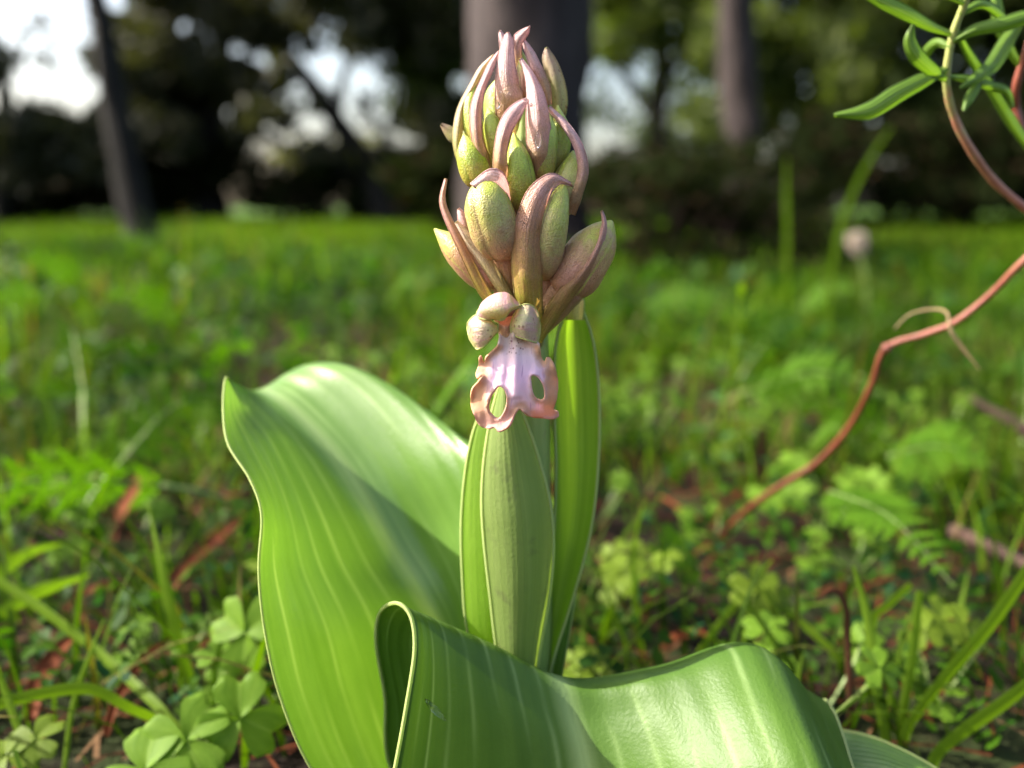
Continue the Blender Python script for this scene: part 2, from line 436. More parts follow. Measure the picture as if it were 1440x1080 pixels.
# dense dark trees along the far edge of the clearing
GL = 'dark broadleaf trees along the far edge of the clearing'
tree('broadleaf_tree', 'dark leaning tree with forked trunk against the bright sky gap', [(548, 312, 46), (527, 255, 38), (500, 210, 30), (474, 168, 26), (440, 120, 22), (400, 70, 16)], 12.0, [],
     [[(520, 245, 12, 22), (470, 238, 12, 18), (410, 210, 12, 15), (350, 175, 12, 10)], [(474, 168, 12, 16), (480, 120, 12, 12), (500, 60, 12, 9)],
      [(430, 110, 12, 12), (380, 120, 12, 8), (340, 100, 12, 6)]],
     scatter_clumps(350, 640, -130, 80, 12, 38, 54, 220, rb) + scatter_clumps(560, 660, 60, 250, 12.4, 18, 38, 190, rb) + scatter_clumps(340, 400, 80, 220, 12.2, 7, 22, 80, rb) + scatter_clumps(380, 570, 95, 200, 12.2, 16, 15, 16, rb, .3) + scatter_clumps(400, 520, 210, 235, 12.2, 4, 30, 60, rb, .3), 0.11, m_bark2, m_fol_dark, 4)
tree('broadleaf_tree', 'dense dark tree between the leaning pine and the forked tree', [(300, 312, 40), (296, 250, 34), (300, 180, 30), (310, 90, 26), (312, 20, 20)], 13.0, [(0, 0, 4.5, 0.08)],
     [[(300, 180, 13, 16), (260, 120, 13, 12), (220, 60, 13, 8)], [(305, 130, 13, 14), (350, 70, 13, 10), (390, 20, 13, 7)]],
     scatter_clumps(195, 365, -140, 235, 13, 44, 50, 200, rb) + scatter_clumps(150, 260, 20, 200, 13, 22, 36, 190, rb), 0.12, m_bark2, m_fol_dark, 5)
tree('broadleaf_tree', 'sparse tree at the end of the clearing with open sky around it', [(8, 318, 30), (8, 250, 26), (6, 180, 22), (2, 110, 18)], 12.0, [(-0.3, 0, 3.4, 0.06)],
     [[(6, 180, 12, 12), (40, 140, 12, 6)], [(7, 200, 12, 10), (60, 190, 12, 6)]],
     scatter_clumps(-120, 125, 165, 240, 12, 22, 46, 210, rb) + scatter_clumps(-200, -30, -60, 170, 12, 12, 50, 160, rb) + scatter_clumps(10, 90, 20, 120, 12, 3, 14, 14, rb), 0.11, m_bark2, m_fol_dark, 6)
GR = 'olive green trees behind the dark shrub'
def olive(px, w, Y, x0, x1, y0, y1, n, per, seed, label, top=5.5):
    tree('broadleaf_tree', label, [(px, 320, w), (px+4, 250, w*.9), (px-3, 170, w*.8), (px+6, 80, w*.7), (px, 0, w*.6)], Y, [(0, 0, top-1.0, 0.06)],
         [[(px-3, 170, Y, w*.5), (px-50, 100, Y, w*.3), (px-90, 30, Y, w*.2)], [(px+4, 110, Y, w*.5), (px+60, 50, Y, w*.3), (px+100, -10, Y, w*.2)]],
         scatter_clumps(x0, x1, y0, y1, Y, n, 50, per, np.random.RandomState(seed)) +
         [('w', (P(px, 0, Y)[0]+rb.uniform(-1.6, 1.6), Y+rb.uniform(-1, 1), rb.uniform(2.6, top)), (0.8, 0.8, 0.6), 350) for _ in range(8)], 0.085, m_bark2, m_fol_mid, seed)
olive(930, 22, 10.5, 840, 1020, -90, 80, 34, 190, 21, 'open olive green tree with sky showing through beside the thick trunk')
olive(1150, 26, 9.5, 1000, 1260, -90, 180, 56, 250, 22, 'full olive green tree behind the slender trunk')
olive(1350, 26, 9.5, 1220, 1560, -90, 200, 64, 250, 23, 'olive green tree behind the red-stemmed spurge')
olive(920, 16, 14, 815, 1030, 60, 215, 34, 70, 24, 'small sparse tree in the sky gap beside the thick trunk', 4.0)
olive(628, 18, 13, 580, 652, -60, 190, 16, 150, 25, 'narrow tree close beside the thick trunk in the sky gap', 4.0)

def shrub(name, label, px, py, Y, clumps, leaf, mat, seed, group=None, twigs=8, tw=0.5):
    rng = np.random.RandomState(seed); b = P(px, py, Y); org = (float(b[0]), Y, float(ground_h(b[0], Y)))
    t = thing(name, label, 'shrub', org, group)
    for k in range(twigs):
        a = rng.uniform(-1, 1); e = np.array(org)+np.array((a*tw*.9, rng.uniform(-.3, .3), tw*rng.uniform(.5, 1.0)))
        gg = Geo(); mid = (np.array(org)+e)/2+rng.normal(size=3)*0.05
        gg.tube(cr([np.array(org)+np.array((a*0.15, 0, -.02)), mid, e], 8, True), np.linspace(0.010, 0.003, 8), 6); gg.build('twig', m_twig, t, org)
    leaf_cloud('foliage', [(P(c[0], c[1], c[2]), (c[3]*c[2]/FPX, c[4], c[5]*c[2]/FPX), c[6]) for c in clumps], leaf, mat, t, org, rng)
    return t
m_twig = bark_mat('twig_bark', (0.04, 0.026, 0.020), (0.11, 0.066, 0.052), 40)
sr = np.random.RandomState(8)
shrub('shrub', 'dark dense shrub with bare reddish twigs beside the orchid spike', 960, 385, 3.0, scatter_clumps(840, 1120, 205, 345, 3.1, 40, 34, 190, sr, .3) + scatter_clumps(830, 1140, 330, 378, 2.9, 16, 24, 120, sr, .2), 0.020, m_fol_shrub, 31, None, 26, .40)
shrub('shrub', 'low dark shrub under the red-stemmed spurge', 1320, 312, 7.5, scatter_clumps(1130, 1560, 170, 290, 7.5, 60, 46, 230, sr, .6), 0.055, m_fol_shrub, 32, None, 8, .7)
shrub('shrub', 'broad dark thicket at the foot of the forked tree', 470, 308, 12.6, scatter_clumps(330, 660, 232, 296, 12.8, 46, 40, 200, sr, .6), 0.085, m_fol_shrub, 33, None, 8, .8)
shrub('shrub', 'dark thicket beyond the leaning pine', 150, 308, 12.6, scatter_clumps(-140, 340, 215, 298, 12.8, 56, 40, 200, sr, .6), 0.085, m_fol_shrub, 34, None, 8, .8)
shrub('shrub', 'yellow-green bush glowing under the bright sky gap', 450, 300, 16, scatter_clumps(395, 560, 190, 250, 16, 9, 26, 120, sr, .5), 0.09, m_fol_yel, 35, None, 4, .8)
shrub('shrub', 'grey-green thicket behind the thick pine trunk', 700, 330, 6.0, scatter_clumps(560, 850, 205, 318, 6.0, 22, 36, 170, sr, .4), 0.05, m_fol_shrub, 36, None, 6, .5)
rw = np.random.RandomState(77); cl = []
for a in list(np.linspace(-75, -34, 26))+list(np.linspace(34, 75, 26)):
    for k in range(5):
        d = 15+rw.uniform(-2, 3); t_ = math.radians(a+rw.uniform(-1, 1)); cl.append(((d*math.sin(t_), d*math.cos(t_), rw.uniform(.3, 4.5)), (1.0, 1.0, .8), 120))
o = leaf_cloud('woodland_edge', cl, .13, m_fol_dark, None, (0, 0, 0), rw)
tag(o, 'dark mass of woodland closing both ends of the clearing', 'woods', kind='stuff')

# ------------------------------------------------------------------ grass, ground cover and litter
m_grass = plain_leaf('grass_blade', (0.028, 0.072, 0.003), (0.120, 0.215, 0.008), 0.45, 0.6, spec=0.06, third=(0.16, 0.115, 0.04), patch=((0.026, 0.046, 0.005), 3.2))
m_grass_far = plain_leaf('grass_far', (0.050, 0.115, 0.003), (0.105, 0.185, 0.005), 0.45, 0.6, spec=0.05, third=(0.10, 0.08, 0.016), patch=((0.042, 0.055, 0.007), .9))
m_herb = plain_leaf('herb_leaf', (0.014, 0.052, 0.004), (0.062, 0.145, 0.007), 0.40, 0.55, spec=0.08, third=(0.016, 0.068, 0.024), patch=((0.012, 0.034, 0.004), 4.5))
m_needle = plain_leaf('dry_needle', (0.045, 0.011, 0.005), (0.13, 0.036, 0.012), 0.1, 0.7, (1.2, 1, .7), 0.12, third=(0.15, 0.085, 0.04))

def blades(n, x, y, h, w, lean, rng):
    """n curved grass blades -> verts, quads (tip quad collapses)"""
    th = rng.rand(n)*6.283; fx, fy = np.cos(th), np.sin(th)
    ph = th+math.pi/2+rng.normal(size=n)*0.4; wx, wy = np.cos(ph), np.sin(ph)
    z0 = ground_h(x, y)
    rows = []
    for t, ww in ((0, .8), (.4, 1.0), (.75, .7), (1.0, .06)):
        dx = lean*h*t**1.8; zz = h*(t-0.32*np.minimum(lean, 1.6)*t*t)
        cx, cy, cz = x+fx*dx, y+fy*dx, z0+zz
        for s in (-1, 1): rows.append(np.stack([cx+s*wx*w*ww/2, cy+s*wy*w*ww/2, cz], 1))
    V = np.stack(rows, 1).reshape(-1, 3); b = np.arange(n)[:, None]*8
    F = np.concatenate([b+np.array((2*k, 2*k+1, 2*k+3, 2*k+2)) for k in range(3)], 1).reshape(-1, 4)
    return V, F
def wedge(n, y0, y1, rng, k=0.98, pad=0.16):
    n = int(n*1.3)
    y = np.sqrt(rng.uniform(y0*y0, y1*y1, n)); x = rng.uniform(-1, 1, n)*(k*y+pad); return x, y
def keep_clear(x, y, h=None):
    """the orchid's own rosette keeps the ground around it free"""
    return ((x/0.15)**2+((y-0.25)/0.075)**2 > 1) & ~((y < 0.24) & (np.abs(x) < 0.20))
def patchy(x, y, s, cut, rng, seed):
    a = np.sin(s*x*1.1+seed)+np.sin(s*y*0.9+seed*1.7)+np.sin(s*(x+y)*0.63+seed*2.3)+rng.normal(size=len(x))*0.9
    return a > cut
def merge(parts):
    V, F, o = [], [], 0
    for v, f in parts: V.append(v); F.append(f+o); o += len(v)
    return np.vstack(V), np.vstack(F)
rg = np.random.RandomState(5)
parts = []
for (n, y0, y1, h0, h1, w0, w1, cut) in ((4200, .30, .75, .02, .085, .0014, .0032, -.4), (6500, .7, 1.6, .025, .12, .0024, .0052, .2), (13000, 1.5, 3.5, .03, .13, .004, .010, -.3)):
    x, y = wedge(n, y0, y1, rg); k = keep_clear(x, y) & patchy(x, y, 9/y0**.5, cut, rg, 2.0); x, y = x[k], y[k]; n = len(x)
    parts.append(blades(n, x, y, rg.uniform(h0, h1, n)*np.where(rg.rand(n) > .93, 1.6, 1), rg.uniform(w0, w1, n), np.abs(rg.normal(.55, .35, n)), rg))
x, y = wedge(900, .55, 3.2, rg); k = (x > -.12*y) | (rg.rand(len(x)) < .3); x, y = x[k], y[k]; n = len(x)
parts.append(blades(n, x, y, rg.uniform(.06, .15, n), rg.uniform(.0016, .0035, n), np.abs(rg.normal(.35, .25, n)), rg))
V, F = merge(parts); o = fast_mesh('grass', V, F, m_grass, smooth=True)
tag(o, 'fresh green grass blades growing all round the orchid', 'grass', kind='stuff')
parts = []
for (n, y0, y1, h0, h1, w0, w1) in ((26000, 3.3, 7, .03, .09, .006, .012), (26000, 6.8, 15, .04, .10, .012, .025)):
    x, y = wedge(n, y0, y1, rg, .85, .4); n = len(x)
    parts.append(blades(n, x, y, rg.uniform(h0, h1, n), rg.uniform(w0, w1, n), np.abs(rg.normal(.6, .3, n)), rg))
V, F = merge(parts); o = fast_mesh('meadow_grass', V, F, m_grass_far, smooth=True)
tag(o, 'bright sunlit grass of the clearing reaching the dark trees', 'grass', kind='stuff')

def herbs(n, x, y, h, s, rng, tilt=.5):
    """trefoil-like leaves on short stalks: three folded leaflets each"""
    z = ground_h(x, y)+h; rot = rng.rand(n)*6.283
    tx, ty = rng.normal(size=n)*tilt, rng.normal(size=n)*tilt
    Vs = []
    prof = [(0.05, 0, 0), (0.55, .36, .10), (1.0, .26, .04), (1.02, 0, -.04), (1.0, -.26, .04), (0.55, -.36, .10)]
    for k in range(3):
        a = rot+k*2.094; ca, sa = np.cos(a), np.sin(a)
        for r, q, zz in prof:
            lx = (r*ca-q*sa)*s; ly = (r*sa+q*ca)*s
            Vs.append(np.stack([x+lx, y+ly, z+zz*s+lx*tx+ly*ty-0.12*r*s], 1))
    V = np.stack(Vs, 1).reshape(-1, 3); b = np.arange(n)[:, None]*18
    F = np.concatenate([b+6*k+np.array(q) for k in range(3) for q in ((0, 1, 2, 3), (0, 3, 4, 5))], 1).reshape(-1, 4)
    return V, F
parts = []
for (n, y0, y1, h1, s0, s1, cut) in ((2600, .31, .8, .035, .004, .010, -.2), (3800, .7, 1.7, .08, .007, .020, .2), (6000, 1.5, 4.0, .09, .012, .032, .1)):
    x, y = wedge(n, y0, y1, rg); k = keep_clear(x, y) & patchy(x, y, 8/y0**.5, cut, rg, 5.0); x, y = x[k], y[k]; n = len(x)
    parts.append(herbs(n, x, y, rg.uniform(.004, h1, n), rg.uniform(s0, s1, n), rg))
V, F = merge(parts); o = fast_mesh('ground_cover', V, F, m_herb, smooth=True)
tag(o, 'low carpet of small green weed leaves between the grass', 'ground cover', kind='stuff')

def litter(n, rng):
    x, y = wedge(n, .28, 1.6, rng); n = len(x); a = rng.rand(n)*3.14; L = rng.uniform(.02, .07, n); w = rng.uniform(.0008, .0022, n)
    z = ground_h(x, y)+rng.uniform(.001, .012, n); tl = rng.normal(size=n)*.12
    dx, dy = np.cos(a)*L/2, np.sin(a)*L/2; nx, ny = -np.sin(a)*w/2, np.cos(a)*w/2
    rows = []
    for t in (-1, 0, 1):
        bow = (1-t*t)*0.003
        for s in (-1, 1): rows.append(np.stack([x+t*dx+s*nx+bow*-np.sin(a), y+t*dy+s*ny+bow*np.cos(a), np.maximum(z+t*tl*L/2+bow, ground_h(x, y)+.0008)], 1))
    V = np.stack(rows, 1).reshape(-1, 3); b = np.arange(n)[:, None]*6
    F = np.concatenate([b+np.array(q) for q in ((0, 1, 3, 2), (2, 3, 5, 4))], 1).reshape(-1, 4)
    return V, F
V, F = litter(6000, rg); o = fast_mesh('pine_litter', V, F, m_needle)
tag(o, 'fallen reddish brown pine needles on the soil', 'pine litter', kind='stuff')

# ------------------------------------------------------------------ the giant orchid
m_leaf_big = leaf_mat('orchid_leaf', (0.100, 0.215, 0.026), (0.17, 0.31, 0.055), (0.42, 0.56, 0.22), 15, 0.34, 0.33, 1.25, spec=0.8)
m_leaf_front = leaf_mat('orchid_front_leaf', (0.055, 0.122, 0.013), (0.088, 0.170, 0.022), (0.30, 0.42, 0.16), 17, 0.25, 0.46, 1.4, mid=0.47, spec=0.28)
m_margin = leaf_mat('leaf_margin', (0.42, 0.52, 0.18), (0.55, 0.62, 0.28), (0.6, 0.66, 0.34), 3, 0.45, 0.5, 1.2, spec=0.2, mid=None)
m_sheath = leaf_mat('sheath_leaf', (0.17, 0.30, 0.025), (0.25, 0.38, 0.05), (0.13, 0.24, 0.03), 9, 0.52, 0.45, 1.6, stain=None, mid=None, veinamt=0.3, ridge=0.08)
m_sheath_dull = leaf_mat('sheath_dull', (0.15, 0.22, 0.05), (0.22, 0.29, 0.085), (0.10, 0.16, 0.03), 11, 0.38, 0.55, 1.3, stain=(0.085, 0.085, 0.045), mid=None, veinamt=0.35, spec=0.3, ridge=0.07)
m_stem = leaf_mat('orchid_stem', (0.16, 0.25, 0.05), (0.26, 0.34, 0.10), (0.12, 0.16, 0.06), 8, 0.0, 0.45, mid=None, stain=(0.17, 0.11, 0.07))
PINK = (0.62, 0.36, 0.38); BRN = (0.34, 0.19, 0.13); GRN = (0.26, 0.33, 0.06); LG = (0.42, 0.46, 0.16); PALE = (0.62, 0.58, 0.38)
m_bract_pink = ramp_mat('bract_pink', [(0.0, (0.46, 0.25, 0.13)), (0.25, (0.58, 0.40, 0.24)), (0.42, (0.64, 0.40, 0.34)), (0.65, (0.76, 0.49, 0.50)), (1.0, (0.90, 0.66, 0.68))], 0.36, veinamt=0.25, vein=(0.50, 0.30, 0.22), nv=9, tmul=(1.2, 1.0, 0.9), grain=0.75)
m_bract_brown = ramp_mat('bract_brown', [(0.0, (0.50, 0.50, 0.09)), (0.25, (0.56, 0.40, 0.14)), (0.5, (0.62, 0.36, 0.20)), (0.75, (0.70, 0.41, 0.32)), (1.0, (0.84, 0.55, 0.54))], 0.28, grain=0.8, nv=8, veinamt=0.3, tmul=(1.25, 1.0, 0.75))
m_bract_pale = ramp_mat('bract_pale', [(0.0, (0.52, 0.52, 0.16)), (0.5, (0.66, 0.58, 0.36)), (1.0, (0.84, 0.70, 0.64))], 0.4, grain=0.8, veinamt=0.3, tmul=(1.25, 1.1, 0.75))
m_bract_spot = ramp_mat('bract_spotted', [(0.0, (0.42, 0.44, 0.16)), (0.6, (0.46, 0.42, 0.20)), (1.0, (0.50, 0.34, 0.26))], 0.34, spots=(0.13, 0.05, 0.03), tmul=(1.2, 1.15, 0.6))
m_bud_green = ramp_mat('bud_green', [(0.0, (0.46, 0.22, 0.10)), (0.25, (0.44, 0.36, 0.10)), (0.5, (0.36, 0.44, 0.05)), (0.85, (0.44, 0.54, 0.08)), (1.0, (0.58, 0.64, 0.18))], 0.0, nv=9, veinamt=0.28, vein=(0.26, 0.33, 0.04), sss=0.2, grain=0.9, seam=(0.20, 0.22, 0.03))
m_bud_mix = ramp_mat('bud_mixed', [(0.0, (0.52, 0.26, 0.15)), (0.25, (0.52, 0.34, 0.20)), (0.5, (0.52, 0.48, 0.19)), (0.8, (0.42, 0.48, 0.08)), (1.0, (0.56, 0.60, 0.16))], 0.0, nv=9, veinamt=0.35, vein=(0.44, 0.26, 0.14), sss=0.2, grain=0.75, seam=(0.22, 0.16, 0.06))
m_bud_brown = ramp_mat('bud_brown', [(0.0, (0.42, 0.20, 0.13)), (0.35, (0.62, 0.34, 0.22)), (0.6, (0.64, 0.43, 0.22)), (0.8, (0.52, 0.52, 0.09)), (1.0, (0.60, 0.62, 0.12))], 0.0, nv=9, veinamt=0.4, vein=(0.48, 0.24, 0.20), sss=0.2, grain=0.75, seam=(0.50, 0.46, 0.12))
m_ovary = ramp_mat('ovary', [(0.0, (0.34, 0.24, 0.09)), (0.5, (0.44, 0.27, 0.15)), (1.0, (0.42, 0.22, 0.15))], 0.0, nv=6, veinamt=0.4, sss=0.2)
m_ovary_dark = ramp_mat('ovary_dark', [(0.0, (0.34, 0.22, 0.09)), (0.5, (0.30, 0.16, 0.10)), (1.0, (0.22, 0.10, 0.08))], 0.0, nv=6, veinamt=0.4, sss=0.15)

YS = 0.266
oroot_p = np.array((P(742, 1000, YS)[0], YS, 0.0)); ORG = tuple(float(q) for q in oroot_p)
orchid = thing('orchid', 'giant orchid with pink-brown bud spike, one open flower and broad glossy leaves', 'orchid', ORG)
def part(name, geo, mats, parent=None, label=None):
    o = geo.build(name, mats, parent or orchid, ORG)
    if label: o['label'] = label
    return o

# stem
g = Geo()
sp = np.array([P(742, py, YS+0.001) for py in np.linspace(1172, 120, 40)])
sp[0][2] = -0.01
g.tube(sp, np.interp(np.linspace(0, 1, 40), [0, .3, .6, .8, 1], [.0085, .0080, .0066, .0055, .0025]), 16)
part('stem', g, m_stem)

# broad left leaf, rising and arching over at its end
net = [
 [(690, 1190, .268), (705, 1192, .268), (725, 1195, .268), (745, 1192, .270), (760, 1190, .272)],
 [(500, 1150, 0.2380), (575, 1150, 0.2560), (662, 1112, 0.2810), (720, 1080, 0.2790), (752, 1050, 0.2760)],
 [(437, 1080, 0.2370), (535, 1070, 0.2580), (648, 1010, 0.2870), (705, 970, 0.2780), (745, 950, 0.2640)],
 [(394, 980, 0.2380), (500, 970, 0.2600), (625, 900, 0.2920), (690, 860, 0.2840), (738, 850, 0.2690)],
 [(372, 885, 0.2400), (475, 880, 0.2620), (590, 830, 0.2970), (680, 775, 0.2900), (735, 765, 0.2740)],
 [(364, 800, 0.2430), (440, 800, 0.2656), (557, 780, 0.3036), (660, 712, 0.2980), (728, 700, 0.2816)],
 [(368, 725, 0.2470), (420, 730, 0.2718), (515, 705, 0.3108), (630, 652, 0.3070), (715, 660, 0.2908)],
 [(352, 675, 0.2530), (400, 675, 0.2799), (472, 640, 0.3204), (590, 596, 0.3200), (690, 640, 0.3024)],
 [(321, 625, 0.2630), (372, 618, 0.2903), (428, 590, 0.3298), (545, 548, 0.3330), (664, 628, 0.3128)],
 [(314, 575, 0.2760), (342, 578, 0.3007), (392, 558, 0.3382), (492, 515, 0.3450), (630, 604, 0.3232)],
 [(318, 531, 0.2890), (335, 541, 0.3114), (366, 547, 0.3474), (450, 512, 0.3590), (596, 574, 0.3384)],
 [(330, 560, 0.3060), (345, 560, 0.3318), (372, 560, 0.3668), (440, 535, 0.3800), (570, 580, 0.3588)],
]
w = net_pts(net, 70, 34); g = Geo(); g.grid(w); rim(g, w, 0.0004, 1, (False, False), (True, False))
part('leaf', g, [m_leaf_big, m_margin], label='broad upright leaf with pale margin and sheen')

# front leaf: climbs from the base, folds over and comes down towards the viewer
net = [
 [(715, 1185, .262), (722, 1188, .262), (730, 1190, .262), (742, 1192, .262), (755, 1190, .262), (768, 1188, .262), (778, 1185, .262)],
 [(560, 1100, .259), (610, 1100, .261), (680, 1095, .262), (760, 1095, .262), (860, 1095, .264), (960, 1090, .266), (1060, 1100, .266)],
 [(541, 976, .258), (582, 985, .261), (655, 990, .261), (760, 1005, .261), (880, 1000, .266), (1000, 985, .272), (1130, 1010, .272)],
 [(529, 905, .2555), (570, 905, .259), (650, 925, .2585), (765, 962, .258), (900, 958, .266), (1030, 930, .272), (1158, 985, .268)],
 [(534, 862, .2525), (585, 868, .255), (670, 900, .254), (790, 952, .254), (912, 940, .261), (1046, 912, .264), (1172, 1000, .258)],
 [(558, 848, 0.2400), (602, 866, 0.2430), (692, 906, 0.2465), (803, 956, 0.2500), (925, 937, 0.2520), (1062, 906, 0.2510), (1182, 1025, 0.2440)],
 [(578, 868, 0.2350), (616, 886, 0.2385), (702, 926, 0.2425), (812, 972, 0.2455), (938, 948, 0.2425), (1078, 918, 0.2400), (1190, 1050, 0.2345)],
 [(583, 915, 0.2310), (622, 935, 0.2345), (712, 970, 0.2385), (822, 1008, 0.2410), (955, 985, 0.2340), (1092, 955, 0.2295), (1196, 1070, 0.2270)],
 [(572, 990, 0.2275), (622, 1010, 0.2310), (725, 1035, 0.2345), (836, 1052, 0.2355), (976, 1035, 0.2240), (1112, 1010, 0.2165), (1204, 1092, 0.2170)],
 [(556, 1078, 0.2250), (614, 1095, 0.2280), (730, 1115, 0.2310), (850, 1112, 0.2300), (1000, 1105, 0.2120), (1140, 1085, 0.2030), (1220, 1130, 0.2070)],
 [(535, 1180, 0.2230), (605, 1190, 0.2260), (735, 1200, 0.2290), (865, 1190, 0.2270), (1020, 1190, 0.2040), (1165, 1180, 0.1950), (1240, 1190, 0.1980)],
]
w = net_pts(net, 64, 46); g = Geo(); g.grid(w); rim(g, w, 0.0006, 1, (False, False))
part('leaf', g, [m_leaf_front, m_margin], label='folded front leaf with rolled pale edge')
# low leaf reaching out behind the front leaf
net = [[(760, 1185, .268), (770, 1188, .268), (780, 1190, .268)],
       [(1000, 1085, .275), (1000, 1110, .262), (1000, 1150, .252)],
       [(1120, 1030, .276), (1140, 1085, .258), (1140, 1150, .244)],
       [(1200, 1030, .268), (1230, 1085, .250), (1230, 1160, .236)],
       [(1270, 1055, .258), (1290, 1100, .242), (1290, 1160, .230)],
       [(1340, 1095, .246), (1345, 1115, .236), (1345, 1150, .228)]]
w = net_pts(net, 30, 14); g = Geo(); g.grid(w); rim(g, w, 0.0006, 1, (False, True))
part('leaf', g, [m_leaf_big, m_margin], label='low bright leaf tip emerging beneath the folded leaf')

# sheathing leaves round the stem
def sheet(name, L, R, Y, bulge, mats, nu=34, nv=13, rimr=0.0, label=None, **k):
    w = lr_pts(L, R, Y, bulge, nu, nv, **k); g = Geo(); g.grid(w)
    if rimr: rim(g, w, rimr, 1, (False, False))
    return part(name, g, mats, label=label)
sheet('stem_leaf', [(700, 1010), (672, 930), (656, 880), (650, 800), (649, 730), (655, 660), (668, 600), (690, 555)],
      [(735, 1010), (730, 930), (730, 880), (730, 800), (728, 730), (722, 660), (712, 600), (694, 552)], [.264, .260, .260, .262, .264], [.002, .004, .003, .001], [m_sheath, m_margin], rimr=.0005, label='bright narrow sheath leaf edge')
sheet('stem_leaf', [(722, 1030), (700, 920), (690, 840), (681, 760), (678, 700), (682, 640), (692, 580), (706, 530)],
      [(745, 1030), (757, 925), (772, 840), (778, 770), (774, 710), (759, 650), (742, 600), (712, 528)], [.258, .2545, .253, .2535, .256, .260], [.003, .006, .0065, .005, .003], [m_sheath_dull, m_margin], rimr=.0006, label='dull green sheath leaf wrapped round the stem')
sheet('stem_leaf', [(735, 1040), (757, 930), (768, 850), (778, 760), (782, 660), (779, 560), (782, 480), (798, 432)],
      [(752, 1040), (776, 935), (806, 840), (832, 740), (842, 640), (842, 550), (834, 480), (816, 428)], [.262, .262, .264, .266, .268, .270], [-.002, -.004, -.005, -.005, -.003], [m_sheath, m_margin], rimr=.0005, label='bright channelled sheath leaf')
sheet('stem_leaf', [(745, 1060), (765, 945), (775, 880), (784, 820), (795, 760)], [(770, 1060), (790, 950), (802, 880), (810, 820), (806, 755)],
      [.272, .273, .274], [.002, .003, .002], [m_leaf_front, m_margin], nu=20, rimr=.0004)
sheet('stem_leaf', [(796, 450), (800, 425), (806, 405), (812, 390)], [(820, 450), (821, 425), (818, 405), (814, 388)], [.269, .268, .267], .002, [m_bract_pale, m_margin], nu=12, rimr=.0003, label='papery whitish sheath tip')

# buds, ovaries, bracts
def bud(pts, rads, mat, name='bud', seg=36, n=30, lob=0.13, phase=0.0, label=None):
    p = cr([P(*q) for q in pts], n, True)
    r = np.interp(np.linspace(0, 1, n), np.linspace(0, 1, len(rads)), rads)
    k = np.ones(3)/3; r = np.r_[r[0], np.convolve(r, k, 'valid'), r[-1]]
    Ym = np.mean([q[2] for q in pts]); r = r*Ym/FPX
    g = Geo(); g.tube(p, r, seg, 0, True, lambda t, th: 1+lob*(abs(math.sin(1.5*th+phase))**0.45-.75)+0.014*math.sin(5*th+9*t)+.01*math.sin(8*th-14*t), v0=phase/(3*math.pi))
    return part(name, g, mat, label=label)
OV = [0.5, .85, 1, 1.02, 1, .95, .85, .66, .36, .06]
def ovals(w, prof=OV): return [w*q for q in prof]
def bract(L, R, Y, bulge, mat, name='bract', rimr=.0002, nu=26, nv=9, **k):
    w = lr_pts(L, R, Y, 0.62*np.atleast_1d(bulge), nu, nv, **k); g = Geo(); g.grid(w); rim(g, w, rimr, 0, (False, True))
    return part(name, g, mat)
def bract_s(pts, w, bulge, mat, **k):
    L, R, Y = strap_LR(pts, w); return bract(L, R, Y, bulge, mat, **k)

# rear of the spike, seen between the front pieces
bud([(752, 260, .272), (758, 200, .272), (760, 150, .272), (758, 112, .272)], ovals(22), m_bud_green)
bud([(720, 250, .274), (708, 190, .274), (700, 140, .274), (705, 105, .272)], ovals(22), m_bud_green, phase=1)
bud([(735, 200, .268), (733, 150, .268), (732, 100, .267), (730, 66, .266)], ovals(17), m_bud_green, phase=2)
bud([(768, 252, .262), (781, 222, .260), (788, 185, .260), (784, 148, .261)], ovals(17), m_bud_green, phase=.4)
bud([(690, 235, .264), (670, 190, .262), (662, 150, .263), (668, 118, .264)], ovals(14), m_bud_green, phase=.7)
# spotted bract standing free on one side
bract([(788, 200), (780, 168), (774, 135), (768, 105), (763, 82), (767, 68)], [(790, 200), (793, 172), (798, 145), (794, 115), (783, 86), (770, 67)], [.268, .266, .266, .267], [.001, .004, .004, .001], m_bract_spot)
# top bracts and tips
bract([(700, 180), (697, 152), (697, 112), (702, 76), (708, 54), (713, 46)], [(722, 180), (735, 138), (729, 118), (723, 82), (721, 58), (716, 46)], [.2595, .258, .260, .263], [.002, .0035, .003, .001], m_bract_pink)
bract([(724, 100), (720, 75), (721, 54), (730, 44), (743, 38)], [(735, 100), (733, 66), (738, 55), (743, 47), (745, 37)], [.264, .263, .262], .002, m_bract_pink)
bract([(706, 90), (703, 66), (702, 50), (703, 44)], [(718, 90), (713, 62), (709, 50), (704, 43)], [.266, .266, .267], .001, m_bract_pink)
bract_s([(772, 148, .262), (766, 125, .2615), (754, 96, .262), (743, 70, .263), (736, 57, .264)], [8, 17, 16, 13, 4], .002, m_bract_pink)
bud([(736, 138, .2605), (736, 118, .260), (734, 100, .2605), (731, 82, .262)], ovals(9.5), m_bud_brown)
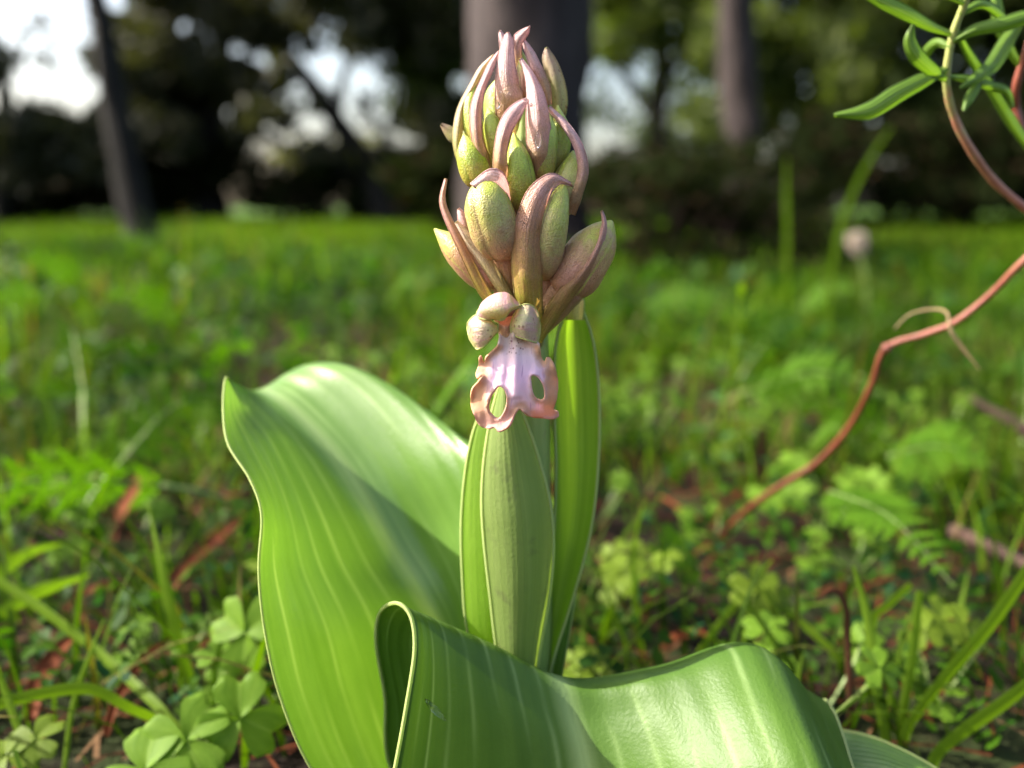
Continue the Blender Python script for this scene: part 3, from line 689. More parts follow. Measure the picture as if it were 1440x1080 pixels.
# outer left bracts
bract([(655, 252), (643, 226), (637, 200), (639, 170), (646, 146), (660, 120), (674, 95), (692, 78)], [(668, 250), (652, 226), (648, 202), (652, 172), (655, 148), (668, 124), (680, 100), (694, 77)], [.262, .262, .264, .266], [.001, .003, .003, .002], m_bract_pale)
bract([(652, 196), (636, 200), (627, 191), (620, 177)], [(656, 182), (646, 186), (634, 178), (622, 174)], [.266, .267, .268], .002, m_bract_spot)
bud([(676, 262, .258), (669, 240, .2565), (660, 215, .2565), (652, 189, .258)], ovals(21), m_bud_green, phase=.2)
bract([(682, 250), (670, 228), (665, 205), (661, 172), (663, 145), (674, 118), (688, 88), (701, 72)], [(704, 250), (693, 238), (681, 205), (677, 180), (678, 152), (682, 125), (692, 102), (702, 72)], [.2565, .2545, .2565, .262], [.002, .004, .003, .001], m_bract_pink)
bud([(702, 222, .2575), (698, 200, .256), (692, 175, .2565), (686, 152, .259)], ovals(14.5), m_bud_green, phase=1.1)
# long central bract with its bud
bud([(760, 262, .2555), (762, 225, .2535), (768, 190, .2545), (772, 160, .258)], ovals(20), m_bud_green, phase=.3)
bract([(748, 262), (744, 235), (741, 205), (740, 170), (741, 132), (738, 104), (730, 84)], [(762, 262), (772, 232), (776, 200), (773, 172), (766, 136), (753, 108), (734, 82)], [.2535, .2510, .2520, .2555, .2605], [.002, .0055, .005, .004, .001], m_bract_pink)
# middle bud and the curved bract beside it
bud([(732, 300, .2545), (733, 270, .2500), (729, 228, .2490), (722, 187, .2525)], ovals(21), m_bud_green, phase=.9)
bract([(703, 262), (694, 238), (695, 210), (701, 178), (712, 156), (726, 144), (740, 138)], [(722, 262), (716, 245), (712, 220), (716, 194), (724, 176), (734, 160), (742, 141)], [.2495, .2465, .2470, .2500, .2540], [.001, .004, .004, .003, .001], m_bract_pink)
bud([(730, 330, .2530), (731, 305, .2520), (732, 280, .2515), (733, 255, .2530)], [10, 15, 17, 18, 17, 12], m_ovary, 'ovary')
# right bud with its thin arching bract
bud([(782, 300, .256), (793, 275, .2545), (803, 243, .2545), (806, 212, .257)], ovals(24), m_bud_mix, phase=.6)
bract_s([(800, 300, .2515), (812, 268, .2500), (820, 238, .2505), (813, 205, .2525), (795, 176, .2560), (772, 152, .2595)], [18, 16, 14, 12, 10, 6], .0025, m_bract_pink)
# mid left bud, pink bract arching over it
bract([(730, 400), (720, 330), (714, 292), (706, 270), (692, 258), (670, 266)], [(726, 400), (724, 330), (720, 280), (708, 244), (688, 238), (662, 258)], [.2530, .2520, .2525, .2480, .2440, .2420], .0015, m_bract_pink)
bud([(720, 420, .2550), (715, 390, .2530), (710, 360, .2510), (704, 338, .2495)], [11, 14, 16, 18, 18, 16], m_ovary, 'ovary')
bud([(710, 358, .2500), (698, 325, .2455), (685, 285, .2445), (674, 254, .2480)], ovals(34, [.45, .82, .98, 1.03, 1, .98, .93, .78, .50, .10]), m_bud_mix, phase=.25, lob=.15)
# left lower bud with free curving bract
bud([(722, 432, .2560), (712, 412, .2550), (702, 396, .2545), (690, 380, .2540)], [10, 13, 15, 16, 14], m_ovary, 'ovary')
bud([(698, 402, .2560), (672, 378, .2540), (642, 350, .2540), (611, 322, .2570)], ovals(24), m_bud_brown, phase=.5, lob=.15)
bract_s([(722, 430, .2500), (700, 395, .2490), (678, 360, .2485), (658, 335, .2490), (642, 312, .2505)], [10, 15, 17, 16, 4], .002, m_bract_pale)
bract_s([(662, 330, .2530), (655, 315, .2525), (648, 300, .2530), (645, 294, .2540)], [16, 20, 14, 3], .003, m_bract_pink)
bract_s([(700, 432, .2500), (684, 415, .2490), (668, 386, .2480), (648, 345, .2475), (631, 310, .2485), (622, 282, .2500), (627, 252, .2515)], [12, 15, 14, 12, 10, 8, 3], .0018, m_bract_brown)
# right lower bud
bud([(752, 478, .2580), (768, 450, .2545), (790, 418, .2515), (812, 392, .2505)], [8, 13, 19, 23, 25, 22], m_ovary, 'ovary')
bud([(792, 412, .2530), (812, 380, .2495), (836, 346, .2490), (860, 312, .2530)], ovals(35, [.5, .82, .98, 1.02, 1, .96, .9, .74, .46, .10]), m_bud_brown, phase=1.4, lob=.15)
bract_s([(755, 480, .2520), (772, 446, .2490), (797, 412, .2450), (824, 378, .2430), (842, 345, .2435), (850, 315, .2450), (846, 297, .2470)], [12, 22, 24, 18, 13, 9, 2], .003, m_bract_brown)
# big central bract hugging its bud
bud([(752, 440, .2560), (768, 410, .2540), (776, 388, .2530), (772, 358, .2500)], [10, 14, 17, 18, 17], m_ovary_dark, 'ovary')
bud([(764, 388, .2495), (769, 350, .2455), (779, 305, .2440), (793, 258, .2480)], ovals(25, [.5, .85, 1, 1.02, 1, .96, .88, .72, .5, .12]), m_bud_mix, phase=.1, lob=.14)
bract([(728, 452), (724, 416), (720, 376), (720, 331), (727, 304), (740, 271), (758, 252), (778, 244), (803, 257)], [(764, 452), (762, 410), (762, 365), (762, 325), (767, 300), (773, 276), (782, 262), (790, 258), (805, 262)],
      [.2500, .2460, .2430, .2420, .2415, .2410, .2420, .2440, .2470], [.003, .006, .0065, .006, .005, .004, .003, .002, .001], m_bract_brown, nu=40, nv=13)

# ------------------------------------------------------------------ the open flower
m_hood = ramp_mat('hood', [(0.0, (0.52, 0.56, 0.18)), (0.22, (0.66, 0.62, 0.34)), (0.42, (0.74, 0.46, 0.48)), (1.0, (0.74, 0.42, 0.50))], 0.3, nv=7, veinamt=0.55, vein=(0.50, 0.54, 0.16), tmul=(1.2, 1.1, 0.8))
m_sepal = ramp_mat('sepal', [(0.0, (0.56, 0.58, 0.22)), (0.35, (0.70, 0.66, 0.40)), (0.65, (0.70, 0.50, 0.44)), (1.0, (0.50, 0.54, 0.18))], 0.28, nv=8, veinamt=0.65, vein=(0.62, 0.34, 0.38), spots=(0.20, 0.10, 0.05), tmul=(1.2, 1.1, 0.8))
m_petal_edge = ramp_mat('petal_edge', [(0.0, (0.50, 0.56, 0.16)), (1.0, (0.62, 0.62, 0.28))], 0.2, nv=4, veinamt=0.2, vein=(0.40, 0.42, 0.12))
m_throat = ramp_mat('throat', [(0.0, (0.50, 0.20, 0.14)), (0.6, (0.58, 0.30, 0.18)), (1.0, (0.66, 0.48, 0.30))], 0.2, nv=5)
flower = bpy.data.objects.new('flower', None); COL.objects.link(flower); flower.parent = orchid
flower['label'] = 'open flower with hood and pink two-windowed lip'
g = Geo(); g.tube(cr([P(752, 480, .2640), P(742, 462, .2560), P(724, 445, .2490), P(712, 436, .2430)], 16, True), np.linspace(.0030, .0022, 16), 12, 0, True, lambda t, th: 1+.08*math.sin(3*th+5*t)); part('ovary', g, m_ovary, flower)
def crop3(pts): return [(600+x*0.22222, 390+y*0.22222, *r) for x, y, *r in pts]
def fnet(name, net, mat, nu=24, nv=20, r=.00025):
    w = net_pts([crop3(row) for row in net], nu, nv); g = Geo(); g.grid(w); rim(g, w, r, 1, (True, True)); return part(name, g, [mat, m_petal_edge], flower)
# hood: dorsal sepal arching forward
fnet('hood', [
 [(432, 262, .2372), (462, 272, .2352), (492, 262, .2360), (530, 212, .2358), (590, 186, .2380)],
 [(375, 268, .2360), (420, 238, .2340), (480, 218, .2335), (540, 192, .2345), (592, 178, .2375)],
 [(322, 250, .2375), (350, 200, .2350), (430, 160, .2345), (520, 150, .2355), (588, 172, .2385)],
 [(322, 215, .2400), (350, 158, .2380), (430, 112, .2385), (515, 108, .2390), (580, 160, .2410)],
 [(345, 200, .2450), (370, 150, .2440), (435, 104, .2440), (510, 100, .2440), (570, 155, .2445)],
 [(400, 250, .2490), (420, 200, .2490), (450, 160, .2490), (500, 150, .2490), (550, 190, .2490)]], m_hood)
fnet('sepal', [
 [(440, 300, .2390), (450, 325, .2385), (448, 345, .2385), (440, 350, .2390)],
 [(370, 255, .2385), (400, 300, .2365), (405, 370, .2365), (395, 402, .2375)],
 [(310, 240, .2400), (330, 300, .2365), (350, 390, .2360), (355, 440, .2372)],
 [(265, 280, .2425), (280, 320, .2385), (300, 390, .2375), (325, 455, .2385)],
 [(256, 310, .2450), (262, 350, .2430), (275, 395, .2420), (310, 448, .2410)]], m_sepal)
fnet('sepal', [
 [(548, 245, .2395), (535, 290, .2385), (530, 330, .2380), (545, 365, .2380)],
 [(595, 182, .2390), (575, 240, .2360), (565, 310, .2350), (580, 378, .2360)],
 [(650, 172, .2395), (640, 240, .2350), (630, 320, .2338), (640, 398, .2352)],
 [(700, 215, .2410), (700, 270, .2380), (692, 330, .2365), (690, 412, .2370)],
 [(716, 285, .2440), (718, 310, .2425), (716, 350, .2415), (705, 405, .2405)]], m_sepal)
fnet('column', [
 [(430, 250, .2420), (480, 240, .2440), (530, 215, .2440), (570, 215, .2430)],
 [(430, 275, .2400), (480, 285, .2400), (530, 270, .2405), (560, 260, .2415)],
 [(455, 295, .2385), (495, 318, .2375), (520, 315, .2380), (552, 290, .2400)],
 [(450, 345, .2400), (480, 380, .2395), (525, 400, .2395), (560, 380, .2400)]], m_throat)
# lip: outline and two windows
out = [(452, 320), (460, 380), (450, 430), (415, 468), (378, 502), (362, 540), (345, 500), (332, 503), (327, 560), (312, 612), (322, 642), (352, 622), (330, 655), (292, 698), (278, 760), (288, 830), (312, 900),
       (346, 940), (390, 958), (428, 950), (452, 976), (482, 972), (515, 950), (540, 912), (558, 868), (586, 834), (612, 850), (650, 880), (715, 888), (785, 898), (828, 885), (833, 852), (802, 834),
       (822, 770), (832, 690), (826, 622), (806, 560), (792, 522), (764, 504), (745, 530), (726, 500), (712, 440), (700, 410), (640, 398), (590, 385), (556, 370), (548, 320)]
h1 = [(460, 688), (430, 718), (402, 770), (391, 830), (410, 868), (440, 892), (470, 880), (498, 830), (506, 770), (492, 712)]
h2 = [(660, 625), (698, 625), (732, 668), (748, 720), (744, 768), (715, 776), (682, 752), (664, 700)]
def closed(pts, n):
    p = np.asarray(pts, float); q = np.vstack([p[-2:], p, p[:3]]); c = cr(q, n*2)
    d0 = np.argmin(np.linalg.norm(c-p[0], axis=1)[:n]); L = np.linalg.norm(c-p[0], axis=1); L[:d0+n//2] = 1e9
    return c[d0:int(np.argmin(L))]
def inside(p, poly):
    x, y = p; r = False; j = len(poly)-1
    for i in range(len(poly)):
        if (poly[i][1] > y) != (poly[j][1] > y) and x < (poly[j][0]-poly[i][0])*(y-poly[i][1])/(poly[j][1]-poly[i][1])+poly[i][0]: r = not r
        j = i
    return r
loops = [closed(out, 170), closed(h1, 44), closed(h2, 40)]
vs, es = [], []
for lp in loops:
    o = len(vs); n = len(lp); vs += [Vector((float(a), float(b))) for a, b in lp]; es += [(o+i, o+(i+1) % n) for i in range(n)]
allb = np.vstack(loops)
okp = lambda p: inside(p, loops[0]) and not inside(p, loops[1]) and not inside(p, loops[2])
for yy in np.arange(325, 985, 13.0):
    for k, xx in enumerate(np.arange(275, 840, 13.0)):
        q = (xx+(6.5 if int(yy/13) % 2 else 0), yy)
        if okp(q) and np.min(np.hypot(allb[:, 0]-q[0], allb[:, 1]-q[1])) > 7: vs.append(Vector(q))
dv, de, df, *_ = geometry.delaunay_2d_cdt(vs, es, [], 0, 1e-4)
tri = [f for f in df if okp(tuple(sum((dv[i] for i in f), Vector((0, 0)))/3))]
lipv, edge = [], []
outer = loops[0]
for q in dv:
    x, y = q.x, q.y
    de_ = float(np.min(np.hypot(outer[:, 0]-x, outer[:, 1]-y))); dh = min(float(np.min(np.hypot(l[:, 0]-x, l[:, 1]-y))) for l in loops[1:])
    cx = (x-560)/280.0; t = (y-330)/640.0
    Yl = .2405-.0045*math.sin(min(1, t*1.2)*math.pi*.75)+.0045*cx*cx*t*2.0
    Yl += .0011*math.exp(-de_/22)*(math.sin(x*.021+y*.034)+.5*math.sin(x*.05-y*.03+1))-.0007*math.exp(-de_/14)
    Yl += -.0012*math.exp(-((x-565)/30)**2)*(1 if y < 760 else .2)+.00012*math.sin(x*.09+1.2*math.sin(y*.02))
    Yl += .0025*max(0, (t-.8)*5)*(0.5+0.5*math.sin(x*.02))
    Yl -= .0010*math.exp(-dh/25)
    lipv.append((600+x*.22222, 390+y*.22222, Yl)); edge.append((de_, x, y, dh))
me = bpy.data.meshes.new('lip')
me.from_pydata((PA(lipv)-np.asarray(ORG)).tolist(), [], [tuple(f) for f in tri])
for nm, vals in (('margin', [min(1, max(0, 1-(e[0])/95))*(1 if e[2] > 440 else max(0, (e[2]-400)/40)) for e in edge]),
                 ('along', [(e[2]-320)/650 for e in edge]), ('across', [(e[1]-560)/280 for e in edge]),
                 ('window', [max(0, 1-e[3]/60) for e in edge])):
    at = me.attributes.new(nm, 'FLOAT', 'POINT'); at.data.foreach_set('value', vals)
me.polygons.foreach_set('use_smooth', [True]*len(me.polygons))
m_lip, nt = new_mat('lip')
A = lambda n: N(nt, 'ShaderNodeAttribute', attribute_name=n).outputs['Fac']
nz = noise(nt, objco(nt), 300, 4, .6)
nzc = math_node(nt, 'MULTIPLY', math_node(nt, 'SUBTRACT', nz, .5), .6)
base = ramp(nt, A('along'), [(0.0, (0.62, 0.50, 0.36)), (0.14, (0.72, 0.58, 0.52)), (0.28, (0.84, 0.68, 0.76)), (0.48, (0.88, 0.64, 0.82)), (0.7, (0.88, 0.66, 0.74)), (0.86, (0.74, 0.46, 0.42))])
lat = ramp(nt, math_node(nt, 'ABSOLUTE', A('across')), [(0.42, (0, 0, 0)), (0.75, (0.75, 0.75, 0.75))])
lat = math_node(nt, 'MULTIPLY', lat, ramp(nt, A('along'), [(0.2, (0.2, 0.2, 0.2)), (0.45, (1, 1, 1))]))
mg = math_node(nt, 'ADD', math_node(nt, 'MAXIMUM', math_node(nt, 'MAXIMUM', math_node(nt, 'MULTIPLY', A('margin'), 0.85), lat), math_node(nt, 'MULTIPLY', A('window'), math_node(nt, 'ADD', A('along'), -0.1))), nzc)
cl = ramp(nt, mg, [(0.30, (0, 0, 0)), (0.55, (0.8, 0.8, 0.8)), (0.8, (1, 1, 1))])
medge = mixc(nt, nz, (0.62, 0.36, 0.17), (0.68, 0.40, 0.28))
medge = mixc(nt, ramp(nt, A('along'), [(0.75, (0, 0, 0)), (0.9, (0.8, 0.8, 0.8))]), medge, (0.64, 0.36, 0.34))
c = mixc(nt, cl, base, medge)
cb = nt.nodes.new('ShaderNodeCombineXYZ'); nt.links.new(math_node(nt, 'MULTIPLY', A('across'), 14.0), cb.inputs[0]); nt.links.new(math_node(nt, 'MULTIPLY', A('along'), 3.5), cb.inputs[1])
st = noise(nt, cb.outputs[0], 1.0, 2)
sel = math_node(nt, 'MULTIPLY', ramp(nt, st, [(0.60, (0, 0, 0)), (0.67, (1, 1, 1))]), math_node(nt, 'SUBTRACT', 1.0, cl))
c = mixc(nt, math_node(nt, 'MULTIPLY', sel, .55), c, (0.42, 0.16, 0.40))
vo = nt.nodes.new('ShaderNodeTexVoronoi'); vo.inputs['Scale'].default_value = 900; nt.links.new(objco(nt), vo.inputs['Vector'])
spk = math_node(nt, 'MULTIPLY', ramp(nt, vo.outputs['Distance'], [(0.2, (1, 1, 1)), (0.32, (0, 0, 0))]), ramp(nt, A('along'), [(0.08, (0, 0, 0)), (0.14, (.9, .9, .9)), (0.22, (.8, .8, .8)), (0.30, (0, 0, 0))]))
c = mixc(nt, math_node(nt, 'MULTIPLY', spk, ramp(nt, math_node(nt, 'ABSOLUTE', A('across')), [(0.1, (1, 1, 1)), (0.25, (0, 0, 0))])), c, (0.20, 0.06, 0.06))
hh = math_node(nt, 'ADD', nz, math_node(nt, 'MULTIPLY', noise(nt, objco(nt), 1400, 2), .5))
finish(nt, c, 0.6, .22, .25, mixc(nt, 1.0, c, (1.2, 1.0, 1.0), 'MULTIPLY'), hh, .5, .0004)
me.materials.append(m_lip)
lip = link('lip', me, flower); sm = lip.modifiers.new('thickness', 'SOLIDIFY'); sm.thickness = 0.0006; sm.offset = 0

# water droplets on the bracts and front leaf
m_water, nt = new_mat('water'); p = nt.nodes.new('ShaderNodeBsdfPrincipled'); oo = nt.nodes.new('ShaderNodeOutputMaterial')
p.inputs['Base Color'].default_value = (1, 1, 1, 1); p.inputs['Roughness'].default_value = 0.02; p.inputs['IOR'].default_value = 1.33; p.inputs['Transmission Weight'].default_value = 1.0
nt.links.new(p.outputs[0], oo.inputs[0])
def droplet(px, py, Y, rx, rz, label, tilt=0.0):
    c = P(px, py, Y); g = Geo(); n = 10
    prof = [math.sin(math.pi*i/(n-1))**.6 for i in range(n)]
    a = np.array((math.sin(tilt), 0, math.cos(tilt)))
    g.tube([c+a*rz*(2*i/(n-1)-1) for i in range(n)], [max(.02, q)*rx for q in prof], 10)
    o = g.build('water_droplet', m_water, None, tuple(c)); tag(o, label, 'water droplet', 'water drops on the orchid')
droplet(757, 196, .2462, .0009, .0024, 'long clear water drop running down the long pink bract')
droplet(739, 141, .2520, .0006, .0006, 'tiny water drop at the tip of the curved pink bract')
droplet(700, 148, .2545, .0006, .0010, 'tiny water drop low on the top pink bract')
droplet(703, 128, .2560, .0004, .0005, 'speck of water high on the top pink bract')
droplet(716, 132, .2550, .0004, .0004, 'speck of water on the edge of the top pink bract')
droplet(733, 312, .2385, .0007, .0004, 'small water drop on the broad brown bract')
droplet(612, 998, .2298, .0010, .0045, 'thin streak of water on the dark face of the folded leaf', -0.7)

# ------------------------------------------------------------------ red-stemmed spurge
m_red = ramp_mat('spurge_stem', [(0.0, (0.11, 0.022, 0.012)), (0.4, (0.19, 0.046, 0.028)), (0.75, (0.30, 0.10, 0.066)), (1.0, (0.34, 0.15, 0.09))], 0.0, nv=5, veinamt=.4, vein=(0.13, 0.05, 0.04))
m_green_stem = ramp_mat('spurge_top', [(0.0, (0.42, 0.15, 0.10)), (0.42, (0.54, 0.26, 0.18)), (0.62, (0.42, 0.44, 0.17)), (1.0, (0.36, 0.46, 0.12))], 0.0, nv=5, veinamt=.2)
m_spurge_leaf = leaf_mat('spurge_leaf', (0.10, 0.20, 0.018), (0.16, 0.27, 0.03), (0.25, 0.34, 0.10), 5, 0.38, 0.42, 1.4)
b = G(1003, 765, 0.0); so = (float(b[0]), float(b[1]), 0.0)
spurge = thing('spurge_plant', 'red-stemmed spurge bending over the grass with narrow green leaves', 'plant', so)
def stem(pts, w, mat, name='stem'):
    p = cr([P(*q) for q in pts], 44, True); ww = np.interp(np.linspace(0, 1, 44), np.linspace(0, 1, len(w)), w); Ys = p[:, 1]
    g = Geo(); g.tube(p, .86*ww*Ys/FPX/2, 10, 0, True, lambda t, th: 1+.05*math.sin(60*t)+.04*math.sin(3*th+20*t)); return g.build(name, mat, spurge, so)
stem([(1003, 768, so[1]), (1045, 722, .49), (1100, 682, .46), (1150, 650, .44), (1195, 600, .42), (1226, 540, .40), (1245, 490, .39), (1300, 470, .38), (1345, 452, .37), (1395, 412, .36), (1445, 362, .345), (1490, 332, .34)], [10, 11, 12, 11, 10, 10, 10, 10, 11, 11, 12, 12], m_red)
stem([(1490, 334, .34), (1440, 292, .335), (1398, 255, .33), (1362, 205, .32), (1340, 160, .315), (1331, 110, .31), (1340, 50, .305), (1358, 0, .30), (1370, -50, .295)], [11, 12, 13, 13, 12, 12, 12, 12, 11], m_green_stem)
stem([(1490, 334, .34), (1470, 260, .335), (1440, 190, .33), (1428, 150, .33), (1432, 110, .325), (1450, 50, .32), (1470, -20, .32)], [10, 11, 14, 14, 13, 12, 10], m_red)
g = Geo(); g.tube([P(1240, 492, .389), P(1246, 490, .388), P(1252, 487, .388)], [.0012, .0026, .0014], 8); g.build('node_knuckle', m_red, spurge, so)
def sleaf(pts, w, bulge=.0015):
    L, R, Y = strap_LR(pts, [1.35*q for q in w]); ww = lr_pts(L, R, Y, bulge, 24, 7); g = Geo(); g.grid(ww); rim(g, ww, .0002, 0, (False, False)); g.build('leaf', m_spurge_leaf, spurge, so)
sleaf([(1334, 96, .309), (1300, 112, .305), (1262, 132, .302), (1222, 156, .300), (1173, 162, .300)], [6, 16, 19, 17, 3])
sleaf([(1331, 112, .310), (1310, 98, .304), (1290, 80, .300), (1280, 58, .299), (1284, 34, .298)], [6, 15, 18, 14, 3])
sleaf([(1338, 48, .305), (1310, 38, .303), (1280, 22, .30), (1240, 2, .298), (1210, -12, .297)], [5, 12, 16, 16, 8])
sleaf([(1336, 66, .306), (1318, 60, .312), (1304, 72, .318), (1300, 90, .322)], [5, 9, 10, 4])
sleaf([(1340, 58, .305), (1372, 42, .302), (1410, 34, .30), (1445, 24, .30), (1480, 20, .30)], [5, 12, 15, 15, 8])
sleaf([(1334, 108, .31), (1365, 112, .312), (1388, 120, .315), (1415, 128, .318), (1424, 152, .32)], [4, 8, 10, 9, 4])
sleaf([(1344, 40, .304), (1362, 75, .312), (1392, 122, .318), (1420, 168, .322), (1452, 215, .326)], [5, 10, 12, 13, 8])
sleaf([(1436, 30, .32), (1415, 60, .318), (1395, 92, .314), (1372, 110, .310), (1350, 124, .308)], [8, 15, 16, 12, 3])
sleaf([(1380, 108, .314), (1372, 124, .312), (1362, 140, .310), (1355, 156, .309)], [4, 9, 10, 3])
sleaf([(1350, 20, .302), (1380, 6, .304), (1405, 20, .308), (1420, 40, .312)], [5, 9, 10, 4])
sleaf([(1440, 100, .325), (1420, 70, .323), (1405, 30, .32), (1400, -20, .32)], [6, 12, 14, 8])
sleaf([(1356, 5, .30), (1330, -8, .299), (1300, -10, .298), (1270, -25, .298)], [5, 11, 13, 6])

m_straw = plain_leaf('dry_straw', (0.38, 0.26, 0.14), (0.50, 0.36, 0.20), 0.3, .6, (1.1, 1, .7))
m_brownleaf = plain_leaf('dead_leaf', (0.11, 0.026, 0.009), (0.18, 0.050, 0.016), 0.15, .7, (1.2, 1, .7), .12)
m_drystalk = plain_leaf('dry_stalk', (0.055, 0.022, 0.012), (0.09, 0.040, 0.022), 0.1, .7, (1.2, 1, .7), .1)
def strip(name, label, cat, pts, w, mat, group=None, bulge=.0003):
    L, R, Y = strap_LR(pts, w); ww = lr_pts(L, R, Y, bulge, 22, 5); c = ww[0, 2]
    g = Geo(); g.grid(ww); o = g.build(name, mat, None, tuple(float(q) for q in c)); return tag(o, label, cat, group)
strip('straw_curl', 'pale dry straw curled over the red spurge stem', 'straw', [(1258, 462, .375), (1280, 442, .372), (1312, 435, .368), (1332, 440, .364), (1336, 462, .362), (1350, 485, .362), (1378, 520, .364)], [1.5, 2.5, 3, 4, 6, 5, 1.5], m_straw)

# ------------------------------------------------------------------ single blades, stalks and dead leaves near the orchid
m_blade = plain_leaf('single_blade', (0.11, 0.21, 0.010), (0.18, 0.28, 0.020), 0.48, .5, spec=.15)
def gy(px, py, z=0.0): return float(G(px, py, z)[1])
GB = 'single grass blades in front of the litter'
def blade(label, pts, w, mat=None, name='grass_blade', cat='grass blade'):
    """pts base first; the base is carried down to the soil"""
    q = [tuple(p) for p in pts]
    b0 = P(*q[0])
    if b0[2] > 0.004:
        q = [(q[0][0]*1.0-(q[1][0]-q[0][0])*.15, 0, q[0][2])]+q
        Yb = q[0][2]; v = math.tan(math.atan2(-CAMZ-0.006, Yb)+PITCH); q[0] = (q[0][0], 540-v*FPX, Yb)
        w = [w[0]*.8]+list(w)
    return strip(name, label, cat, q, w, mat or m_blade, GB)
blade('upright bright grass blade between the clover and the dead strips', [(275, 985, .345), (244, 876, .345), (226, 790, .35), (209, 712, .36)], [16, 18, 13, 2])
blade('long grass blade slanting down to the clover leaves', [(245, 1020, .31), (149, 927, .335), (55, 854, .35), (-20, 806, .36)], [15, 15, 14, 12])
blade('arching grass blade ending beside the clover', [(240, 1028, .305), (179, 994, .30), (128, 969, .30), (64, 974, .30), (-20, 995, .30)], [12, 15, 17, 17, 15])
blade('thin bluish grass blade crossing the arching blade', [(90, 1085, .30), (102, 995, .31), (124, 927, .315), (147, 870, .32)], [8, 8, 7, 2])
blade('broad grass blade above the slanting blade', [(-40, 880, .37), (0, 863, .37), (51, 833, .38), (128, 807, .40)], [16, 20, 19, 3])
blade('curved grass blade arching over the grey twig', [(-40, 840, .40), (0, 807, .40), (38, 778, .42), (88, 763, .44)], [14, 17, 16, 3])
blade('short grass blade rising beside the yellow-green weed', [(50, 1085, .29), (26, 1025, .295), (0, 952, .30), (-12, 920, .30)], [14, 13, 12, 3])
blade('hair-thin curved stalk beside the broad orchid leaf', [(288, 980, .36), (297, 930, .365), (310, 890, .37), (341, 850, .38)], [6, 5, 5, 2])
blade('stout green stalk with dry brown tip behind the orchid leaf', [(904, 936, .385), (893, 840, .385), (891, 775, .39), (898, 735, .39), (908, 702, .39)], [9, 10, 9, 5, 2])
blade('stalk leaning from the soil to the pale weed flower', [(980, 925, .36), (1031, 853, .37), (1062, 815, .375), (1086, 787, .38)], [9, 11, 9, 3])
blade('stalk sloping away from the pale weed flower', [(1180, 930, .36), (1142, 889, .365), (1110, 862, .37), (1076, 845, .372)], [10, 10, 9, 4])
blade('upright grass blade beside the brown hooked stalk', [(1246, 1045, .31), (1231, 951, .315), (1218, 858, .325), (1200, 795, .33)], [15, 15, 13, 4])
blade('straight grass blade under the feathery leaf', [(1268, 1015, .325), (1284, 915, .33), (1293, 831, .335)], [14, 14, 10])
blade('long grass blade sweeping up past the pale clover', [(1278, 1020, .32), (1333, 947, .32), (1391, 880, .32), (1460, 780, .32)], [15, 18, 19, 16])
blade('low broad grass blade near the soil', [(1315, 1065, .30), (1351, 1031, .30), (1413, 987, .30), (1460, 950, .30)], [18, 21, 20, 16])
blade('short stalk meeting the feathery leaf', [(1226, 880, .345), (1250, 850, .345), (1281, 822, .345)], [10, 11, 9])
blade('fine blade with a drooping end over the soil', [(1210, 700, .62), (1202, 660, .62), (1185, 640, .62)], [7, 6, 2])
blade('tall grass blade rising against the dark shrub', [(1165, 420, 1.25), (1178, 330, 1.25), (1200, 268, 1.25), (1226, 218, 1.25), (1254, 178, 1.25)], [7, 8, 8, 7, 2])
blade('bright upright blade before the dark shrub', [(1106, 420, 1.4), (1106, 330, 1.4), (1105, 270, 1.4), (1106, 222, 1.4)], [7, 8, 8, 2])
blade('brown hooked dry stalk', [(1196, 1000, .325), (1192, 900, .33), (1190, 856, .33), (1174, 829, .33), (1147, 846, .33)], [10, 10, 10, 9, 4], m_drystalk, 'dry_stalk', 'stalk')
blade('brown cut-off stem stump in the weeds', [(1070, 690, .62), (1071, 640, .62), (1072, 602, .62)], [13, 13, 13], m_drystalk, 'dry_stalk', 'stalk')
GD = 'dead reddish strips lying in the litter'
def dead(label, p0, p1, w, z=.008, mat=None, name='dead_leaf', cat='dead leaf'):
    a = G(*p0, z); b_ = G(*p1, z+.004); t = np.linspace(0, 1, 12); pts = a[None]*(1-t[:, None])+b_[None]*t[:, None]
    pts[:, 2] += .006*np.sin(t*math.pi)+.001*np.sin(t*11); d = (b_-a); d /= np.linalg.norm(d); n = np.array((-d[1], d[0], .25)); n /= np.linalg.norm(n)
    ww = w*a[1]/FPX*(.35+.65*np.sin(np.clip(t*1.1+.08, 0, 1)*math.pi)**.6)
    sh = np.sin(t*5)*.002
    pts[:, :2] += np.outer(sh, n[:2])
    s = np.linspace(-.5, .5, 5); grid = np.stack([pts+np.outer(ww*q, n)+np.array((0, 0, 1))*(.0012*(q*2)**2) for q in s], 1)
    g = Geo(); g.grid(grid); rim(g, grid, .0002, 0, (True, True)); c = tuple(float(q) for q in a)
    return tag(g.build(name, mat or m_brownleaf, None, c), label, cat, GD)
dead('broad rusty strip of bark crossing under the grass blades', (43, 1014), (108, 890), 30, .012)
dead('long rusty strip pointing at the broad orchid leaf', (236, 838), (364, 718), 20, .018)
dead('thin rusty strip beneath the upright grass blade', (150, 1036), (236, 898), 15, .012)
dead('short orange-brown strip by the hair-thin stalk', (262, 936), (318, 912), 12, .012)
dead('short tan strip above the long slanting blade', (92, 862), (172, 830), 14, .015)
dead('upright rusty strip behind the grey twig', (204, 664), (164, 760), 22, .02)
dead('pale tan strip beside the margin of the broad orchid leaf', (270, 722), (366, 702), 9, .02)
dead('dark red strip lying behind the stout stalk', (1000, 745), (900, 700), 14, .012)
dead('rusty strip lying by the front leaf crest', (860, 940), (800, 900), 12, .012)
dead('reddish strip under the pale weed flower', (930, 915), (1010, 905), 16, .006)
dead('thin dark red strip beside the foot of the spurge stem', (1040, 690), (1008, 742), 7, .02)
